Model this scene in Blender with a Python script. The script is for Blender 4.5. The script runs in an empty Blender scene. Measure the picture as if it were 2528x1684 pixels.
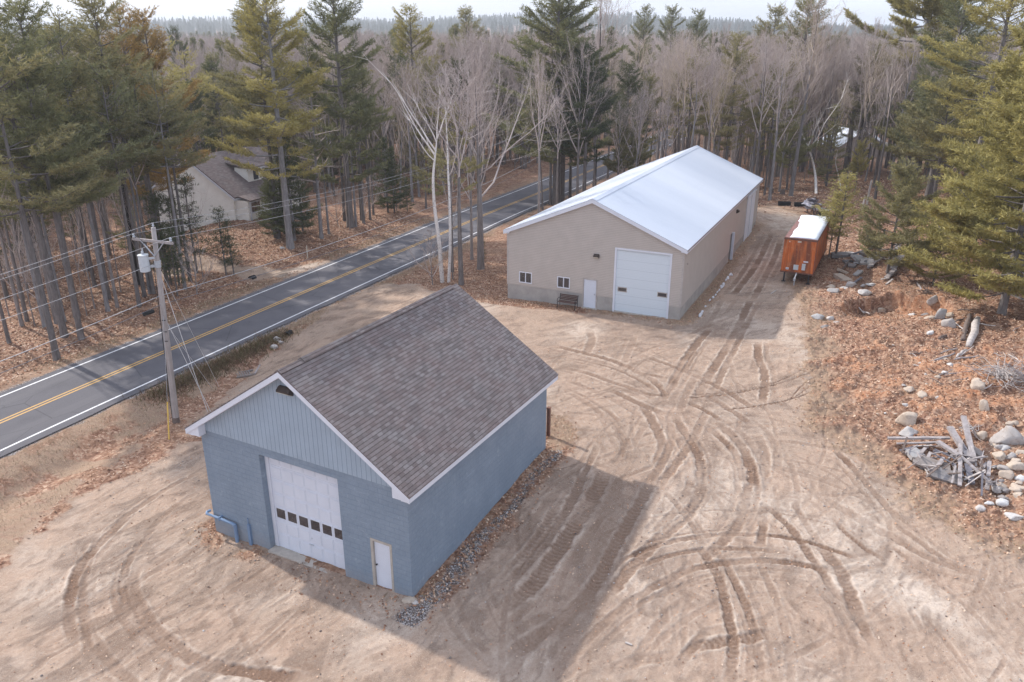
import bpy, math, random
import numpy as np
from math import sin, cos, pi, radians
from mathutils import Vector, Matrix
random.seed(7); rng = np.random.default_rng(7)
SC = bpy.context.scene
COL = SC.collection
CAM_H, PITCH, FOC = 18.43, 0.369, 1965.0          # fitted from the two buildings (photo 2528 px wide)

# ------------------------------------------------------------------ small helpers
def tag(o, label=None, cat=None, group=None, kind=None):
    if label: o['label'] = label
    if cat: o['category'] = cat
    if group: o['group'] = group
    if kind: o['kind'] = kind
    return o

def empty(name, loc, rz=0.0, label=None, cat=None, group=None):
    o = bpy.data.objects.new(name, None); COL.objects.link(o)
    o.empty_display_size = .2; o.location = loc; o.rotation_euler = (0, 0, rz)
    return tag(o, label, cat, group)

def norm(v):
    v = np.asarray(v, float); return v/(np.linalg.norm(v)+1e-12)

class MB:
    """collects verts / faces for ONE mesh object"""
    def __init__(s): s.v = []; s.f = []; s.sm = False
    def add(s, vs, fs):
        b = len(s.v); s.v.extend([tuple(map(float, v)) for v in vs]); s.f.extend([tuple(b+i for i in f) for f in fs]); return s
    def box(s, x0, x1, y0, y1, z0, z1):
        return s.add([(x0,y0,z0),(x1,y0,z0),(x1,y1,z0),(x0,y1,z0),(x0,y0,z1),(x1,y0,z1),(x1,y1,z1),(x0,y1,z1)],
                     [(0,3,2,1),(4,5,6,7),(0,1,5,4),(1,2,6,5),(2,3,7,6),(3,0,4,7)])
    def bar(s, a, b, w, h, up=(0,0,1), w2=None, h2=None):
        a, b = np.array(a, float), np.array(b, float); d = norm(b-a); u = np.array(up, float)
        if abs(d@u) > .98: u = np.array([0,1.,0])
        r = norm(np.cross(d, u)); t = np.cross(r, d); w2 = w2 or w; h2 = h2 or h
        P = []
        for c, ww, hh in ((a,w,h),(b,w2,h2)):
            P += [c-r*ww/2-t*hh/2, c+r*ww/2-t*hh/2, c+r*ww/2+t*hh/2, c-r*ww/2+t*hh/2]
        return s.add(P, [(0,3,2,1),(4,5,6,7),(0,1,5,4),(1,2,6,5),(2,3,7,6),(3,0,4,7)])
    def tube(s, pts, rad, n=8, cap=True):
        pts = np.array(pts, float); k = len(pts)
        if not hasattr(rad, '__len__'): rad = [rad]*k
        T = np.gradient(pts, axis=0); ref = np.array([1.,0,0]) if abs(norm(pts[-1]-pts[0])[0]) < .9 else np.array([0,1.,0])
        V = []
        for i in range(k):
            t = norm(T[i]); a = norm(np.cross(t, ref)); b = np.cross(t, a)
            for j in range(n):
                q = 2*pi*j/n; V.append(pts[i]+rad[i]*(cos(q)*a+sin(q)*b))
        F = [(i*n+j, i*n+(j+1)%n, (i+1)*n+(j+1)%n, (i+1)*n+j) for i in range(k-1) for j in range(n)]
        if cap: F += [tuple(range(n))[::-1], tuple((k-1)*n+j for j in range(n))]
        return s.add(V, F)
    def prism(s, poly, a0, a1, axis='y'):
        """poly in the plane across `axis`; extruded a0..a1"""
        n = len(poly)
        if axis == 'y': L = [(p[0], a, p[1]) for a in (a0, a1) for p in poly]
        elif axis == 'z': L = [(p[0], p[1], a) for a in (a0, a1) for p in poly]
        else: L = [(a, p[0], p[1]) for a in (a0, a1) for p in poly]
        return s.add(L, [tuple(range(n)), tuple(range(2*n-1, n-1, -1))]+[(i, i+n, (i+1)%n+n, (i+1)%n) for i in range(n)])
    def build(s, name, mat, parent=None, smooth=False, recalc=True):
        me = bpy.data.meshes.new(name); me.from_pydata(s.v, [], s.f); me.update()
        if recalc:
            import bmesh
            bm = bmesh.new(); bm.from_mesh(me); bmesh.ops.recalc_face_normals(bm, faces=bm.faces); bm.to_mesh(me); bm.free()
        box_uv(me)
        if mat: me.materials.append(mat)
        if smooth: me.polygons.foreach_set('use_smooth', [True]*len(me.polygons))
        o = bpy.data.objects.new(name, me); COL.objects.link(o)
        if parent: o.parent = parent
        return o

def box_uv(me):
    """UV in metres, horizontal along the face, vertical up the face"""
    nf = len(me.polygons)
    if not nf: return
    uvl = me.uv_layers.new(name='UVMap')
    N = np.empty(nf*3); me.polygons.foreach_get('normal', N); N = N.reshape(-1, 3)
    ls = np.empty(nf, int); lt = np.empty(nf, int); me.polygons.foreach_get('loop_start', ls); me.polygons.foreach_get('loop_total', lt)
    vi = np.empty(len(me.loops), int); me.loops.foreach_get('vertex_index', vi)
    co = np.empty(len(me.vertices)*3); me.vertices.foreach_get('co', co); co = co.reshape(-1, 3)[vi]
    flat = np.abs(N[:, 2]) > .97
    U = np.cross(np.array([0, 0, 1.]), N); U[flat] = (1, 0, 0); U /= np.linalg.norm(U, axis=1)[:, None]+1e-12
    V = np.cross(N, U); V[flat] = (0, 1, 0)
    fi = np.repeat(np.arange(nf), lt)
    uv = np.stack([(co*U[fi]).sum(1), (co*V[fi]).sum(1)], 1)
    uvl.data.foreach_set('uv', uv.ravel())

def raw_mesh(name, V, F, mat, k=3, smooth=False, uv=False):
    """fast mesh from numpy arrays; F is (n,k)"""
    me = bpy.data.meshes.new(name)
    V = np.asarray(V, np.float32); F = np.asarray(F, np.int32)
    me.vertices.add(len(V)); me.vertices.foreach_set('co', V.ravel())
    me.loops.add(F.size); me.loops.foreach_set('vertex_index', F.ravel())
    me.polygons.add(len(F)); me.polygons.foreach_set('loop_start', np.arange(0, F.size, k, dtype=np.int32))
    me.polygons.foreach_set('loop_total', np.full(len(F), k, np.int32))
    if smooth: me.polygons.foreach_set('use_smooth', np.ones(len(F), bool))
    me.update(); me.validate()
    if mat: me.materials.append(mat)
    return me

def link(name, me, parent=None):
    o = bpy.data.objects.new(name, me); COL.objects.link(o)
    if parent: o.parent = parent
    return o

# ------------------------------------------------------------------ materials
class NT:
    def __init__(s, name):
        s.m = bpy.data.materials.new(name); s.m.use_nodes = True; s.t = s.m.node_tree
        s.b = s.t.nodes['Principled BSDF']; s.out = s.t.nodes['Material Output']
        s.b.inputs['Specular IOR Level'].default_value = .25
    def n(s, typ, ins=None, **at):
        x = s.t.nodes.new(typ)
        for k, v in at.items(): setattr(x, k, v)
        for k, v in (ins or {}).items():
            sock = x.inputs[k]
            if isinstance(v, bpy.types.NodeSocket): s.t.links.new(v, sock)
            else:
                if sock.type == 'RGBA' and len(v) == 3: v = (*v, 1)
                sock.default_value = v
        return x
    def L(s, a, b): s.t.links.new(a, b)
    def math(s, op, a, b=0.0, c=0.0, clamp=False):
        x = s.n('ShaderNodeMath', operation=op, use_clamp=clamp)
        for i, v in enumerate((a, b, c)):
            if isinstance(v, bpy.types.NodeSocket): s.L(v, x.inputs[i])
            else: x.inputs[i].default_value = v
        return x.outputs[0]
    def mix(s, f, a, b, mode='MIX'):
        x = s.n('ShaderNodeMix', data_type='RGBA', blend_type=mode)
        for i, v in ((0, f), (6, a), (7, b)):
            if isinstance(v, bpy.types.NodeSocket): s.L(v, x.inputs[i])
            else: x.inputs[i].default_value = (*v, 1) if i and len(v) == 3 else v
        return x.outputs[2]
    def noise(s, scale, detail=4, rough=.6, vec=None, dist=0.0, out='Fac'):
        x = s.n('ShaderNodeTexNoise', {'Scale': scale, 'Detail': detail, 'Roughness': rough, 'Distortion': dist})
        if vec is not None: s.L(vec, x.inputs['Vector'])
        return x.outputs[out]
    def ramp(s, f, *stops):
        x = s.n('ShaderNodeValToRGB', {0: f}); e = x.color_ramp.elements
        while len(e) < len(stops): e.new(.5)
        for i, (p, c) in enumerate(stops):
            e[i].position = p; e[i].color = (*c, 1) if hasattr(c, '__len__') else (c, c, c, 1)
        return x.outputs[0]
    def mapr(s, f, a, b, c=0.0, d=1.0):
        return s.n('ShaderNodeMapRange', {0: f, 1: a, 2: b, 3: c, 4: d}).outputs[0]
    def obj(s): return s.n('ShaderNodeTexCoord').outputs['Object']
    def uv(s): return s.n('ShaderNodeTexCoord').outputs['UV']
    def vmap(s, vec, sc=(1, 1, 1), rot=(0, 0, 0), loc=(0, 0, 0)):
        return s.n('ShaderNodeMapping', {'Vector': vec, 'Scale': sc, 'Rotation': rot, 'Location': loc}).outputs[0]
    def bump(s, h, strength=.3, dist=.02):
        x = s.n('ShaderNodeBump', {'Height': h, 'Strength': strength, 'Distance': dist}); s.L(x.outputs[0], s.b.inputs['Normal']); return x
    def col(s, c):
        if isinstance(c, bpy.types.NodeSocket): s.L(c, s.b.inputs['Base Color'])
        else: s.b.inputs['Base Color'].default_value = (*c, 1)
        return s
    def rough(s, r):
        if isinstance(r, bpy.types.NodeSocket): s.L(r, s.b.inputs['Roughness'])
        else: s.b.inputs['Roughness'].default_value = r
        return s
    def metal(s, v): s.b.inputs['Metallic'].default_value = v; return s

def plain(name, c, r=.7, metal=0, var=.25, scale=3.0, bump=0.0, bscale=30):
    t = NT(name); o = t.obj(); n = t.noise(scale, 5, .6, o)
    t.col(t.mix(t.mapr(n, .25, .75), tuple(x*(1-var) for x in c), tuple(min(1, x*(1+var)) for x in c))).rough(r).metal(metal)
    if bump: t.bump(t.noise(bscale, 4, .6, o), bump)
    return t.m

M = {}
M['white'] = plain('white paint', (.66,.68,.75), .45, var=.05, scale=2)
M['door_white'] = plain('door white', (.62,.65,.73), .4, var=.05, scale=1.5)
M['sill'] = plain('concrete sill', (.42,.38,.34), .9, var=.2, scale=4, bump=.3)
M['concrete'] = plain('foundation concrete', (.37,.345,.325), .9, var=.2, scale=1.3, bump=.3)
M['dark'] = plain('dark metal', (.03,.03,.035), .5)
M['bronze'] = plain('bronze fixture', (.06,.045,.04), .5)
M['lens'] = plain('fixture lens', (.55,.5,.42), .3)
M['black'] = plain('black rubber', (.02,.02,.022), .8)
M['glass'] = plain('dark window glass', (.035,.035,.045), .08, var=.5, scale=1.0)
M['glass'].node_tree.nodes['Principled BSDF'].inputs['Specular IOR Level'].default_value = 1.0
M['pipe_blue'] = plain('painted pipe', (.17,.25,.38), .5, var=.1)
M['galv'] = plain('galvanised steel', (.45,.48,.52), .45, .3, var=.15, scale=8)
M['transf'] = plain('transformer grey', (.5,.53,.56), .45, var=.08)
M['wire'] = plain('bright cable', (.36,.36,.38), .5, .3)
M['guy'] = plain('galvanised guy strand', (.62,.62,.64), .5, .2)
M['cable'] = plain('dark cable', (.12,.12,.14), .6)
M['yellow'] = plain('yellow plastic', (.68,.45,.10), .5, var=.1)
M['rust_brown'] = plain('brown trim', (.16,.08,.06), .7, var=.4, scale=6)
M['bench_wood'] = plain('bench slats', (.12,.075,.065), .7, var=.3, scale=8)

def m_block():
    t = NT('painted block'); uv = t.uv()
    b = t.n('ShaderNodeTexBrick', {'Vector': uv, 'Color1': (1,1,1), 'Color2': (.9,.9,.9), 'Mortar': (.0,.0,.0), 'Scale': 1.0, 'Mortar Size': .011, 'Mortar Smooth': .4, 'Brick Width': .406, 'Row Height': .203, 'Bias': 0.0}, offset=.5)
    o = t.obj(); n1 = t.noise(.8, 6, .65, o); n2 = t.noise(9, 4, .6, o)
    c = t.mix(t.mapr(n1, .3, .75), (.19,.238,.298), (.245,.297,.362))
    c = t.mix(t.math('MULTIPLY', t.mapr(n2, .45, .8), .35), c, (.27,.36,.48))
    streak = t.noise(1.0, 4, .6, t.vmap(uv, (6, .35, 1)))
    c = t.mix(t.mapr(streak, .60, .82, 0, .4), c, (.30,.39,.50))
    c = t.mix(t.mapr(b.outputs['Fac'], 0, 1, 0, .45), c, (.12,.17,.26))
    ln = t.noise(1.0, 3, .5, t.vmap(uv, (.6, 5.0, 1)))
    c = t.mix(t.math('MULTIPLY', t.mapr(ln, .55, .7), t.mapr(b.outputs['Fac'], 0, .6, 0, .5)), c, (.42,.50,.62))
    zz = t.n('ShaderNodeSeparateXYZ', {0: o}).outputs[2]
    spl = t.math('MULTIPLY', t.mapr(t.math('ADD', zz, t.math('MULTIPLY', n2, .7)), -.1, .75, 1, 0), t.mapr(n1, .3, .6, .25, .6))
    c = t.mix(spl, c, (.30,.27,.25)); c = t.mix(t.mapr(t.noise(2.3, 6, .7, o), .60, .68, 0, .45), c, (.36,.42,.48))
    t.col(c).rough(.6)
    t.bump(t.math('ADD', t.math('MULTIPLY', b.outputs['Fac'], -1), t.math('MULTIPLY', n2, .4)), .5, .012)
    return t.m
M['block'] = m_block()

def m_groove(name, base, pitch, vertical, dark, w=.08, lap=False):
    t = NT(name); uv = t.n('ShaderNodeSeparateXYZ', {0: t.uv()})
    a = uv.outputs[0] if vertical else uv.outputs[1]
    f = t.math('FRACT', t.math('DIVIDE', a, pitch))
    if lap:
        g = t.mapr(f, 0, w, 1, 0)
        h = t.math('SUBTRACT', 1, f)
    else:
        g = t.math('LESS_THAN', f, w); h = t.math('SUBTRACT', 1, g)
    o = t.obj(); n = t.noise(1.2, 5, .6, o)
    seg = t.n('ShaderNodeTexWhiteNoise', {0: t.math('FLOOR', t.math('DIVIDE', a, pitch))}, noise_dimensions='1D').outputs[0]
    c = t.mix(t.mapr(n, .3, .7), tuple(x*.93 for x in base), tuple(x*1.06 for x in base))
    c = t.mix(t.math('MULTIPLY', seg, .12), c, tuple(x*.8 for x in base))
    c = t.mix(g, c, dark)
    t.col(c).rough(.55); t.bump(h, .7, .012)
    return t.m
M['gable'] = m_groove('grooved panel siding', (.33,.40,.48), .205, True, (.17,.22,.29), .08)
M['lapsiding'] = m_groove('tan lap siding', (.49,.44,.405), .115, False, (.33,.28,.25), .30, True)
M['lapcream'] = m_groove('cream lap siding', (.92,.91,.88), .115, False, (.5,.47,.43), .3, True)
M['farsiding'] = plain('far siding', (.42,.38,.36), .7)

def m_shingle(name='asphalt shingles', c1=(.110,.093,.092), c2=(.225,.205,.205), hs=.145, ws=.25):
    t = NT(name); uv = t.uv()
    b = t.n('ShaderNodeTexBrick', {'Vector': uv, 'Color1': (0,0,0), 'Color2': (1,1,1), 'Mortar': (.5,.5,.5), 'Scale': 1.0, 'Mortar Size': .0, 'Brick Width': ws, 'Row Height': hs, 'Bias': 0.0}, offset=.37, offset_frequency=2)
    o = t.obj()
    sx = t.n('ShaderNodeSeparateXYZ', {0: uv})
    f = t.math('FRACT', t.math('DIVIDE', sx.outputs[1], hs))
    edge = t.mapr(f, .04, .26, 1, 0)
    tw = t.math('GREATER_THAN', t.noise(1.0, 2, .5, t.vmap(uv, (8.0, 6.9, 1))), .5)
    n = t.noise(1.3, 4, .6, o); fine = t.noise(60, 3, .7, o)
    c = t.mix(b.outputs['Color'], c1, c2)
    c = t.mix(t.mapr(n, .35, .7, 0, .45), c, (.20,.125,.115))
    c = t.mix(t.mapr(fine, .3, .7, 0, .30), c, (.28,.26,.255))
    c = t.mix(t.math('MULTIPLY', edge, t.math('ADD', .62, t.math('MULTIPLY', tw, .35))), c, (.045,.03,.03))
    side = t.mapr(t.n('ShaderNodeTexBrick', {'Vector': uv, 'Scale': 1.0, 'Mortar Size': .012, 'Brick Width': ws, 'Row Height': hs, 'Bias': 0.0}, offset=.37).outputs['Fac'], 0, 1, 0, .25)
    c = t.mix(side, c, (.08,.06,.06))
    t.col(c).rough(.95); t.bump(t.math('ADD', t.math('MULTIPLY', f, -1), t.math('MULTIPLY', fine, .3)), .6, .02)
    return t.m
M['shingle'] = m_shingle()
M['shingle_house'] = m_shingle('house shingles', (.10,.08,.08), (.20,.17,.17), .15, .3)

def m_metalroof():
    t = NT('frosted metal roof'); uv = t.uv(); s = t.n('ShaderNodeSeparateXYZ', {0: uv})
    f = t.math('FRACT', t.math('DIVIDE', s.outputs[0], .23))
    rib = t.mapr(t.math('ABSOLUTE', t.math('SUBTRACT', f, .5)), .0, .09, 1, 0)
    sheet = t.n('ShaderNodeTexWhiteNoise', {0: t.math('FLOOR', t.math('DIVIDE', s.outputs[0], .92))}, noise_dimensions='1D').outputs[0]
    big = t.noise(.11, 3, .5, t.vmap(uv, (1, .12, 1))); fine = t.noise(1, 4, .65, t.vmap(uv, (5, .6, 1)))
    c = t.mix(t.mapr(big, .38, .62), (.52,.57,.66), (.70,.74,.81))
    c = t.mix(t.mapr(fine, .3, .8, 0, .35), c, (.72,.76,.84))
    c = t.mix(t.math('MULTIPLY', sheet, .14), c, (.42,.47,.56))
    c = t.mix(t.math('MULTIPLY', rib, .5), c, (.34,.39,.48))
    t.col(c).rough(.42).metal(.15); t.bump(rib, .5, .02)
    return t.m
M['metalroof'] = m_metalroof()

def m_asphalt():
    t = NT('asphalt'); o = t.obj(); a = t.n('ShaderNodeAttribute', attribute_name='UVMap').outputs['Vector']
    s = t.n('ShaderNodeSeparateXYZ', {0: a})
    lane = t.noise(1.0, 4, .6, t.vmap(a, (1.1, .03, 1))); n = t.noise(.35, 5, .6, o); fine = t.noise(28, 3, .7, o)
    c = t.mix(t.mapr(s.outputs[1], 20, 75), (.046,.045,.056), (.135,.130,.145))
    c = t.mix(t.mapr(lane, .45, .7, 0, .5), c, (.135,.130,.140))
    c = t.mix(t.mapr(n, .5, .8, 0, .55), c, (.04,.038,.05))
    c = t.mix(t.mapr(fine, .4, .8, 0, .25), c, (.22,.21,.22))
    # tar seams and patches
    sm = t.math('ABSOLUTE', t.math('SUBTRACT', s.outputs[0], t.math('MULTIPLY', t.noise(.5, 2, .5, o), .3)))
    c = t.mix(t.mapr(sm, .0, .03, .5, 0), c, (.02,.02,.025))
    cr = t.n('ShaderNodeTexVoronoi', {'Vector': t.vmap(a, (.35, .16, 1)), 'Scale': 1.0}, feature='DISTANCE_TO_EDGE').outputs[0]
    c = t.mix(t.mapr(cr, .0, .008, .45, 0), c, (.025,.025,.03))
    t.col(c).rough(.85); t.bump(fine, .25, .01)
    return t.m
M['asphalt'] = m_asphalt()
def m_paint(name, c):
    t = NT(name); o = t.obj(); n = t.noise(7, 5, .7, o)
    t.col(t.mix(t.mapr(n, .52, .72, 0, .6), c, (.18,.17,.18))).rough(.7); return t.m
M['paintw'] = m_paint('white road paint', (.72,.72,.74)); M['painty'] = m_paint('yellow road paint', (.56,.34,.11))

def m_wood(name, a, b, sc=(14, 14, 1.2)):
    t = NT(name); o = t.obj(); n = t.noise(1.0, 5, .65, t.vmap(o, sc)); n2 = t.noise(3, 3, .5, o)
    inf = t.n('ShaderNodeObjectInfo').outputs['Random']
    c = t.mix(t.mapr(n, .3, .7), a, b); c = t.mix(t.mapr(n2, .4, .8, 0, .4), c, tuple(x*.6 for x in a))
    c = t.mix(t.math('MULTIPLY', inf, .3), c, tuple(x*.7 for x in b))
    t.col(c).rough(.9); t.bump(n, .5, .01); return t.m
M['pole'] = m_wood('weathered pole wood', (.27,.24,.23), (.44,.40,.39), (10, 10, .5))
M['grey_wood'] = m_wood('grey weathered lumber', (.22,.19,.185), (.46,.42,.42), (5, 5, 5))
M['dark_wood'] = m_wood('dark slab wood', (.10,.10,.12), (.22,.21,.24), (5, 5, 5))
M['deadwood'] = m_wood('pale dead wood', (.36,.32,.30), (.60,.55,.53), (5, 5, 5))
M['log'] = m_wood('bark log', (.10,.07,.06), (.24,.19,.17), (6, 6, 6))

def m_bark(name, a, b, sc=(9, 9, 1.6), spots=None):
    t = NT(name); o = t.obj(); n = t.noise(1.0, 5, .7, t.vmap(o, sc)); inf = t.n('ShaderNodeObjectInfo').outputs['Random']
    c = t.mix(t.mapr(n, .3, .7), a, b)
    if spots:
        v = t.noise(1.0, 3, .6, t.vmap(o, (5, 5, 7))); c = t.mix(t.mapr(v, .60, .68, 0, .9), c, spots)
    c = t.mix(t.math('MULTIPLY', inf, .35), c, tuple(x*.6 for x in a))
    t.col(c).rough(.95); t.bump(n, .7, .03); return t.m
M['bark_pine'] = m_bark('pine bark', (.10,.088,.085), (.25,.225,.22))
M['bark_grey'] = m_bark('grey pine bark', (.15,.14,.145), (.36,.345,.35))
M['bark_bare'] = m_bark('bare tree bark', (.17,.15,.145), (.36,.32,.31))
M['bark_birch'] = m_bark('birch bark', (.60,.56,.54), (.80,.77,.75), (6, 6, 12), (.10,.08,.075))
M['bark_black'] = m_bark('black snag bark', (.015,.013,.014), (.07,.06,.058))

def m_foliage(name, dark, mid, light):
    t = NT(name); o = t.obj(); inf = t.n('ShaderNodeObjectInfo').outputs['Random']
    geo = t.n('ShaderNodeNewGeometry').outputs['Position']
    n1 = t.noise(.55, 4, .6, geo); n2 = t.noise(3.5, 3, .6, o)
    c = t.mix(t.mapr(n1, .35, .65), dark, mid); c = t.mix(t.mapr(n2, .45, .7, 0, .75), c, light)
    c = t.mix(t.math('MULTIPLY', inf, .35), c, light)
    t.col(c).rough(.75)
    tr = t.n('ShaderNodeBsdfTranslucent', {'Color': t.mix(.35, c, (.25,.22,.06))})
    mx = t.n('ShaderNodeMixShader', {0: .32, 1: t.b.outputs[0], 2: tr.outputs[0]}); t.L(mx.outputs[0], t.out.inputs[0])
    return t.m
M['needle_olive'] = m_foliage('olive needles', (.145,.150,.082), (.265,.25,.135), (.43,.37,.18))
M['needle_green'] = m_foliage('green needles', (.100,.125,.075), (.195,.205,.110), (.33,.31,.155))
M['needle_yellow'] = m_foliage('yellow green needles', (.20,.185,.07), (.40,.35,.13), (.58,.49,.19))
M['needle_gold'] = m_foliage('golden needles', (.20,.15,.07), (.36,.24,.09), (.52,.32,.12))
M['needle_dark'] = m_foliage('dark hemlock needles', (.038,.055,.034), (.072,.092,.050), (.13,.15,.08))

def m_twig(name, a, b):
    t = NT(name); o = t.obj(); n = t.noise(1.2, 3, .6, o); inf = t.n('ShaderNodeObjectInfo').outputs['Random']
    c = t.mix(t.mapr(n, .3, .7), a, b); c = t.mix(t.math('MULTIPLY', inf, .6 if a[0] < .45 else .0), c, (.46,.37,.33)); t.col(c).rough(.9); return t.m
M['twig'] = m_twig('mauve grey twigs', (.34,.285,.272), (.57,.495,.468))
M['twig_pale'] = m_twig('pale birch twigs', (.60,.55,.53), (.78,.74,.72))
M['twig_tan'] = m_twig('tan twigs', (.42,.35,.27), (.60,.51,.41))

def m_rock(name, a, b):
    t = NT(name); o = t.obj(); n = t.noise(1.6, 6, .65, o); n2 = t.noise(14, 4, .7, o); inf = t.n('ShaderNodeObjectInfo').outputs['Random']
    c = t.mix(t.mapr(n, .35, .65), a, b); c = t.mix(t.mapr(n2, .5, .8, 0, .4), c, tuple(x*.5 for x in a))
    c = t.mix(t.math('MULTIPLY', inf, .35), c, (.40,.31,.25)); c = t.mix(t.mapr(t.noise(4, 5, .7, o), .52, .66, 0, .6), c, (.20,.15,.12))
    t.col(c).rough(.9); t.bump(t.math('ADD', n, t.math('MULTIPLY', n2, .4)), .6, .04); return t.m
M['rock_grey'] = m_rock('grey granite', (.30,.30,.31), (.48,.47,.47))
M['rock_tan'] = m_rock('tan boulder', (.40,.33,.27), (.58,.50,.42))
M['rock_white'] = m_rock('pale boulder', (.48,.48,.49), (.64,.63,.62))
M['rock_dark'] = m_rock('dark slab', (.15,.15,.16), (.28,.27,.28))

def m_trailer():
    t = NT('rusty orange panel'); uv = t.uv(); o = t.obj(); s = t.n('ShaderNodeSeparateXYZ', {0: uv})
    n = t.noise(1.0, 5, .65, t.vmap(uv, (5, .35, 1))); n2 = t.noise(1.0, 5, .7, t.vmap(uv, (14, 1.2, 1))); n3 = t.noise(1.0, 3, .5, t.vmap(uv, (1.6, .2, 1)))
    c = t.mix(t.mapr(n, .35, .65), (.36,.075,.022), (.62,.17,.045)); c = t.mix(t.mapr(n2, .52, .72, 0, .8), c, (.62,.28,.12))
    c = t.mix(t.mapr(n3, .50, .62, 0, .8), c, (.15,.06,.04)); c = t.mix(t.mapr(t.noise(2.5, 5, .7, uv), .52, .7, 0, .5), c, (.50,.26,.14)); c = t.mix(t.mapr(n2, .2, .36, .7, 0), c, (.20,.05,.025))
    f = t.math('LESS_THAN', t.math('FRACT', t.math('DIVIDE', s.outputs[0], .30)), .05)
    c = t.mix(t.math('MULTIPLY', f, .6), c, (.12,.04,.02))
    t.col(c).rough(.6); t.bump(t.math('SUBTRACT', 1, f), .5, .01); return t.m
M['trailer'] = m_trailer()
M['tarp'] = plain('white roof membrane', (.66,.70,.77), .5, var=.12, scale=1.2, bump=.4, bscale=3)
M['roofrim'] = plain('rusty roof sheet', (.22,.12,.11), .7, var=.3, scale=2)

def m_stuffcol(name, pal, rough=.9):
    t = NT(name); g = t.n('ShaderNodeAttribute', attribute_name='rnd').outputs['Fac']
    k = len(pal); t.col(t.ramp(g, *[(i/(k-1), c) for i, c in enumerate(pal)])).rough(rough); return t.m
M['leaf'] = m_stuffcol('fallen leaves', [(.14,.07,.05), (.28,.145,.09), (.42,.24,.15), (.52,.35,.25), (.64,.50,.39)])
M['grassblade'] = m_stuffcol('dry grass blades', [(.17,.11,.075), (.32,.22,.14), (.46,.34,.23), (.24,.20,.11), (.50,.40,.30)])
M['pebble'] = m_stuffcol('pebbles', [(.10,.08,.075), (.22,.18,.17), (.36,.33,.32), (.16,.12,.10), (.58,.56,.56)])

# ------------------------------------------------------------------ numpy noise
def _h(ix, iy, s):
    n = (ix.astype(np.int64)*374761393 + iy.astype(np.int64)*668265263 + s*1274126177) & 0x7fffffff
    n = ((n ^ (n >> 13))*1274126177) & 0x7fffffff
    return ((n ^ (n >> 16)) & 0xffffff)/float(0xffffff)
def vnoise(x, y, s=0):
    ix, iy = np.floor(x), np.floor(y); fx, fy = x-ix, y-iy; fx = fx*fx*(3-2*fx); fy = fy*fy*(3-2*fy)
    a, b, c, d = _h(ix, iy, s), _h(ix+1, iy, s), _h(ix, iy+1, s), _h(ix+1, iy+1, s)
    return a+(b-a)*fx+(c-a)*fy+(a-b-c+d)*fx*fy
def fbm(x, y, s=0, o=4, r=.5):
    t = 0; a = 1; w = 0
    for i in range(o):
        t = t+a*vnoise(x*2**i, y*2**i, s+i*17); w += a; a *= r
    return t/w
def sstep(a, b, x):
    t = np.clip((x-a)/(b-a), 0, 1); return t*t*(3-2*t)

# ------------------------------------------------------------------ terrain
CTRL = np.array([(-3.5,22.8,-.05),(-6.1,24.0,-.2),(-9.4,25.7,-.33),(-12,27.5,-.45),(1.5,32.3,.80),(-7,36.5,.3),(11,49.2,.88),(-.3,54.5,.65),(23.4,75.5,1.27),(13,80,1.0),
    (-5,15,-.15),(5,17,0),(15,19,.1),(25,20,.5),(-16,22,-.7),(-24,24,-.8),(-17,36,-.4),(-12,44,-.25),(-6,52,.35),(6,38,.85),(10,30,.5),(8,22,.15),
    (16,42,1.1),(24,44,1.9),(20,33,1.1),(15,27,.45),(21.5,57,1.0),(30,58,1.7),(36,50,2.3),(30,80,1.5),(24,34,1.6),(30,36,2.2),
    (0,140,.6),(50,135,-1.2),(62,150,-2.6),(-60,100,-2.0),(-28,56,-.5),(-60,60,-1.2),(0,250,.5),(100,110,.5),(60,60,3),(-27.6,79,1.0),(-37,83,-1.8),(-20,72,-.1),(-100,30,-1),(90,250,-1),(-90,220,-1),
    (4,100,.4),(-6,76,-.1),(0,-20,0),(40,0,1),(-40,0,-1)], float)
def _U(r2): return np.where(r2 > 0, r2*np.log(np.maximum(r2, 1e-12)), 0)
_n = len(CTRL); _K = _U(((CTRL[:, None, :2]-CTRL[None, :, :2])**2).sum(-1)); _A = np.zeros((_n+3, _n+3))
_A[:_n, :_n] = _K+np.eye(_n)*2.0; _A[:_n, _n] = 1; _A[:_n, _n+1:] = CTRL[:, :2]; _A[_n, :_n] = 1; _A[_n+1:, :_n] = CTRL[:, :2].T
_W = np.linalg.solve(_A, np.r_[CTRL[:, 2], 0, 0, 0])
# road centreline (x, y) with the road a touch below the lot
ROAD = np.array([(-48,-10),(-36.8,14.5),(-26.9,36.4),(-22.1,46.4),(-15.2,61.0),(-7.6,76.2),(-2.9,86.2),(3.2,97.6),(11,113.6),(24,141),(45,186),(95,300)], float)
def zroad(y): return np.interp(y, [0, 40, 60, 80, 110, 200], [-.5, -.38, -.30, -.10, .25, .5])
def road_d(x, y):
    """signed distance to the centreline (+ = lot side), arc length"""
    best = np.full(np.shape(x), 1e9); sg = np.ones(np.shape(x)); al = np.zeros(np.shape(x)); acc = 0
    for a, b in zip(ROAD[:-1], ROAD[1:]):
        d = b-a; L = np.hypot(*d); t = np.clip(((x-a[0])*d[0]+(y-a[1])*d[1])/L**2, 0, 1)
        qx, qy = x-(a[0]+t*d[0]), y-(a[1]+t*d[1]); r = np.hypot(qx, qy); m = r < best
        best = np.where(m, r, best); sg = np.where(m, np.sign(qx*d[1]-qy*d[0]), sg); al = np.where(m, acc+t*L, al); acc += L
    return best*sg, al
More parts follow.
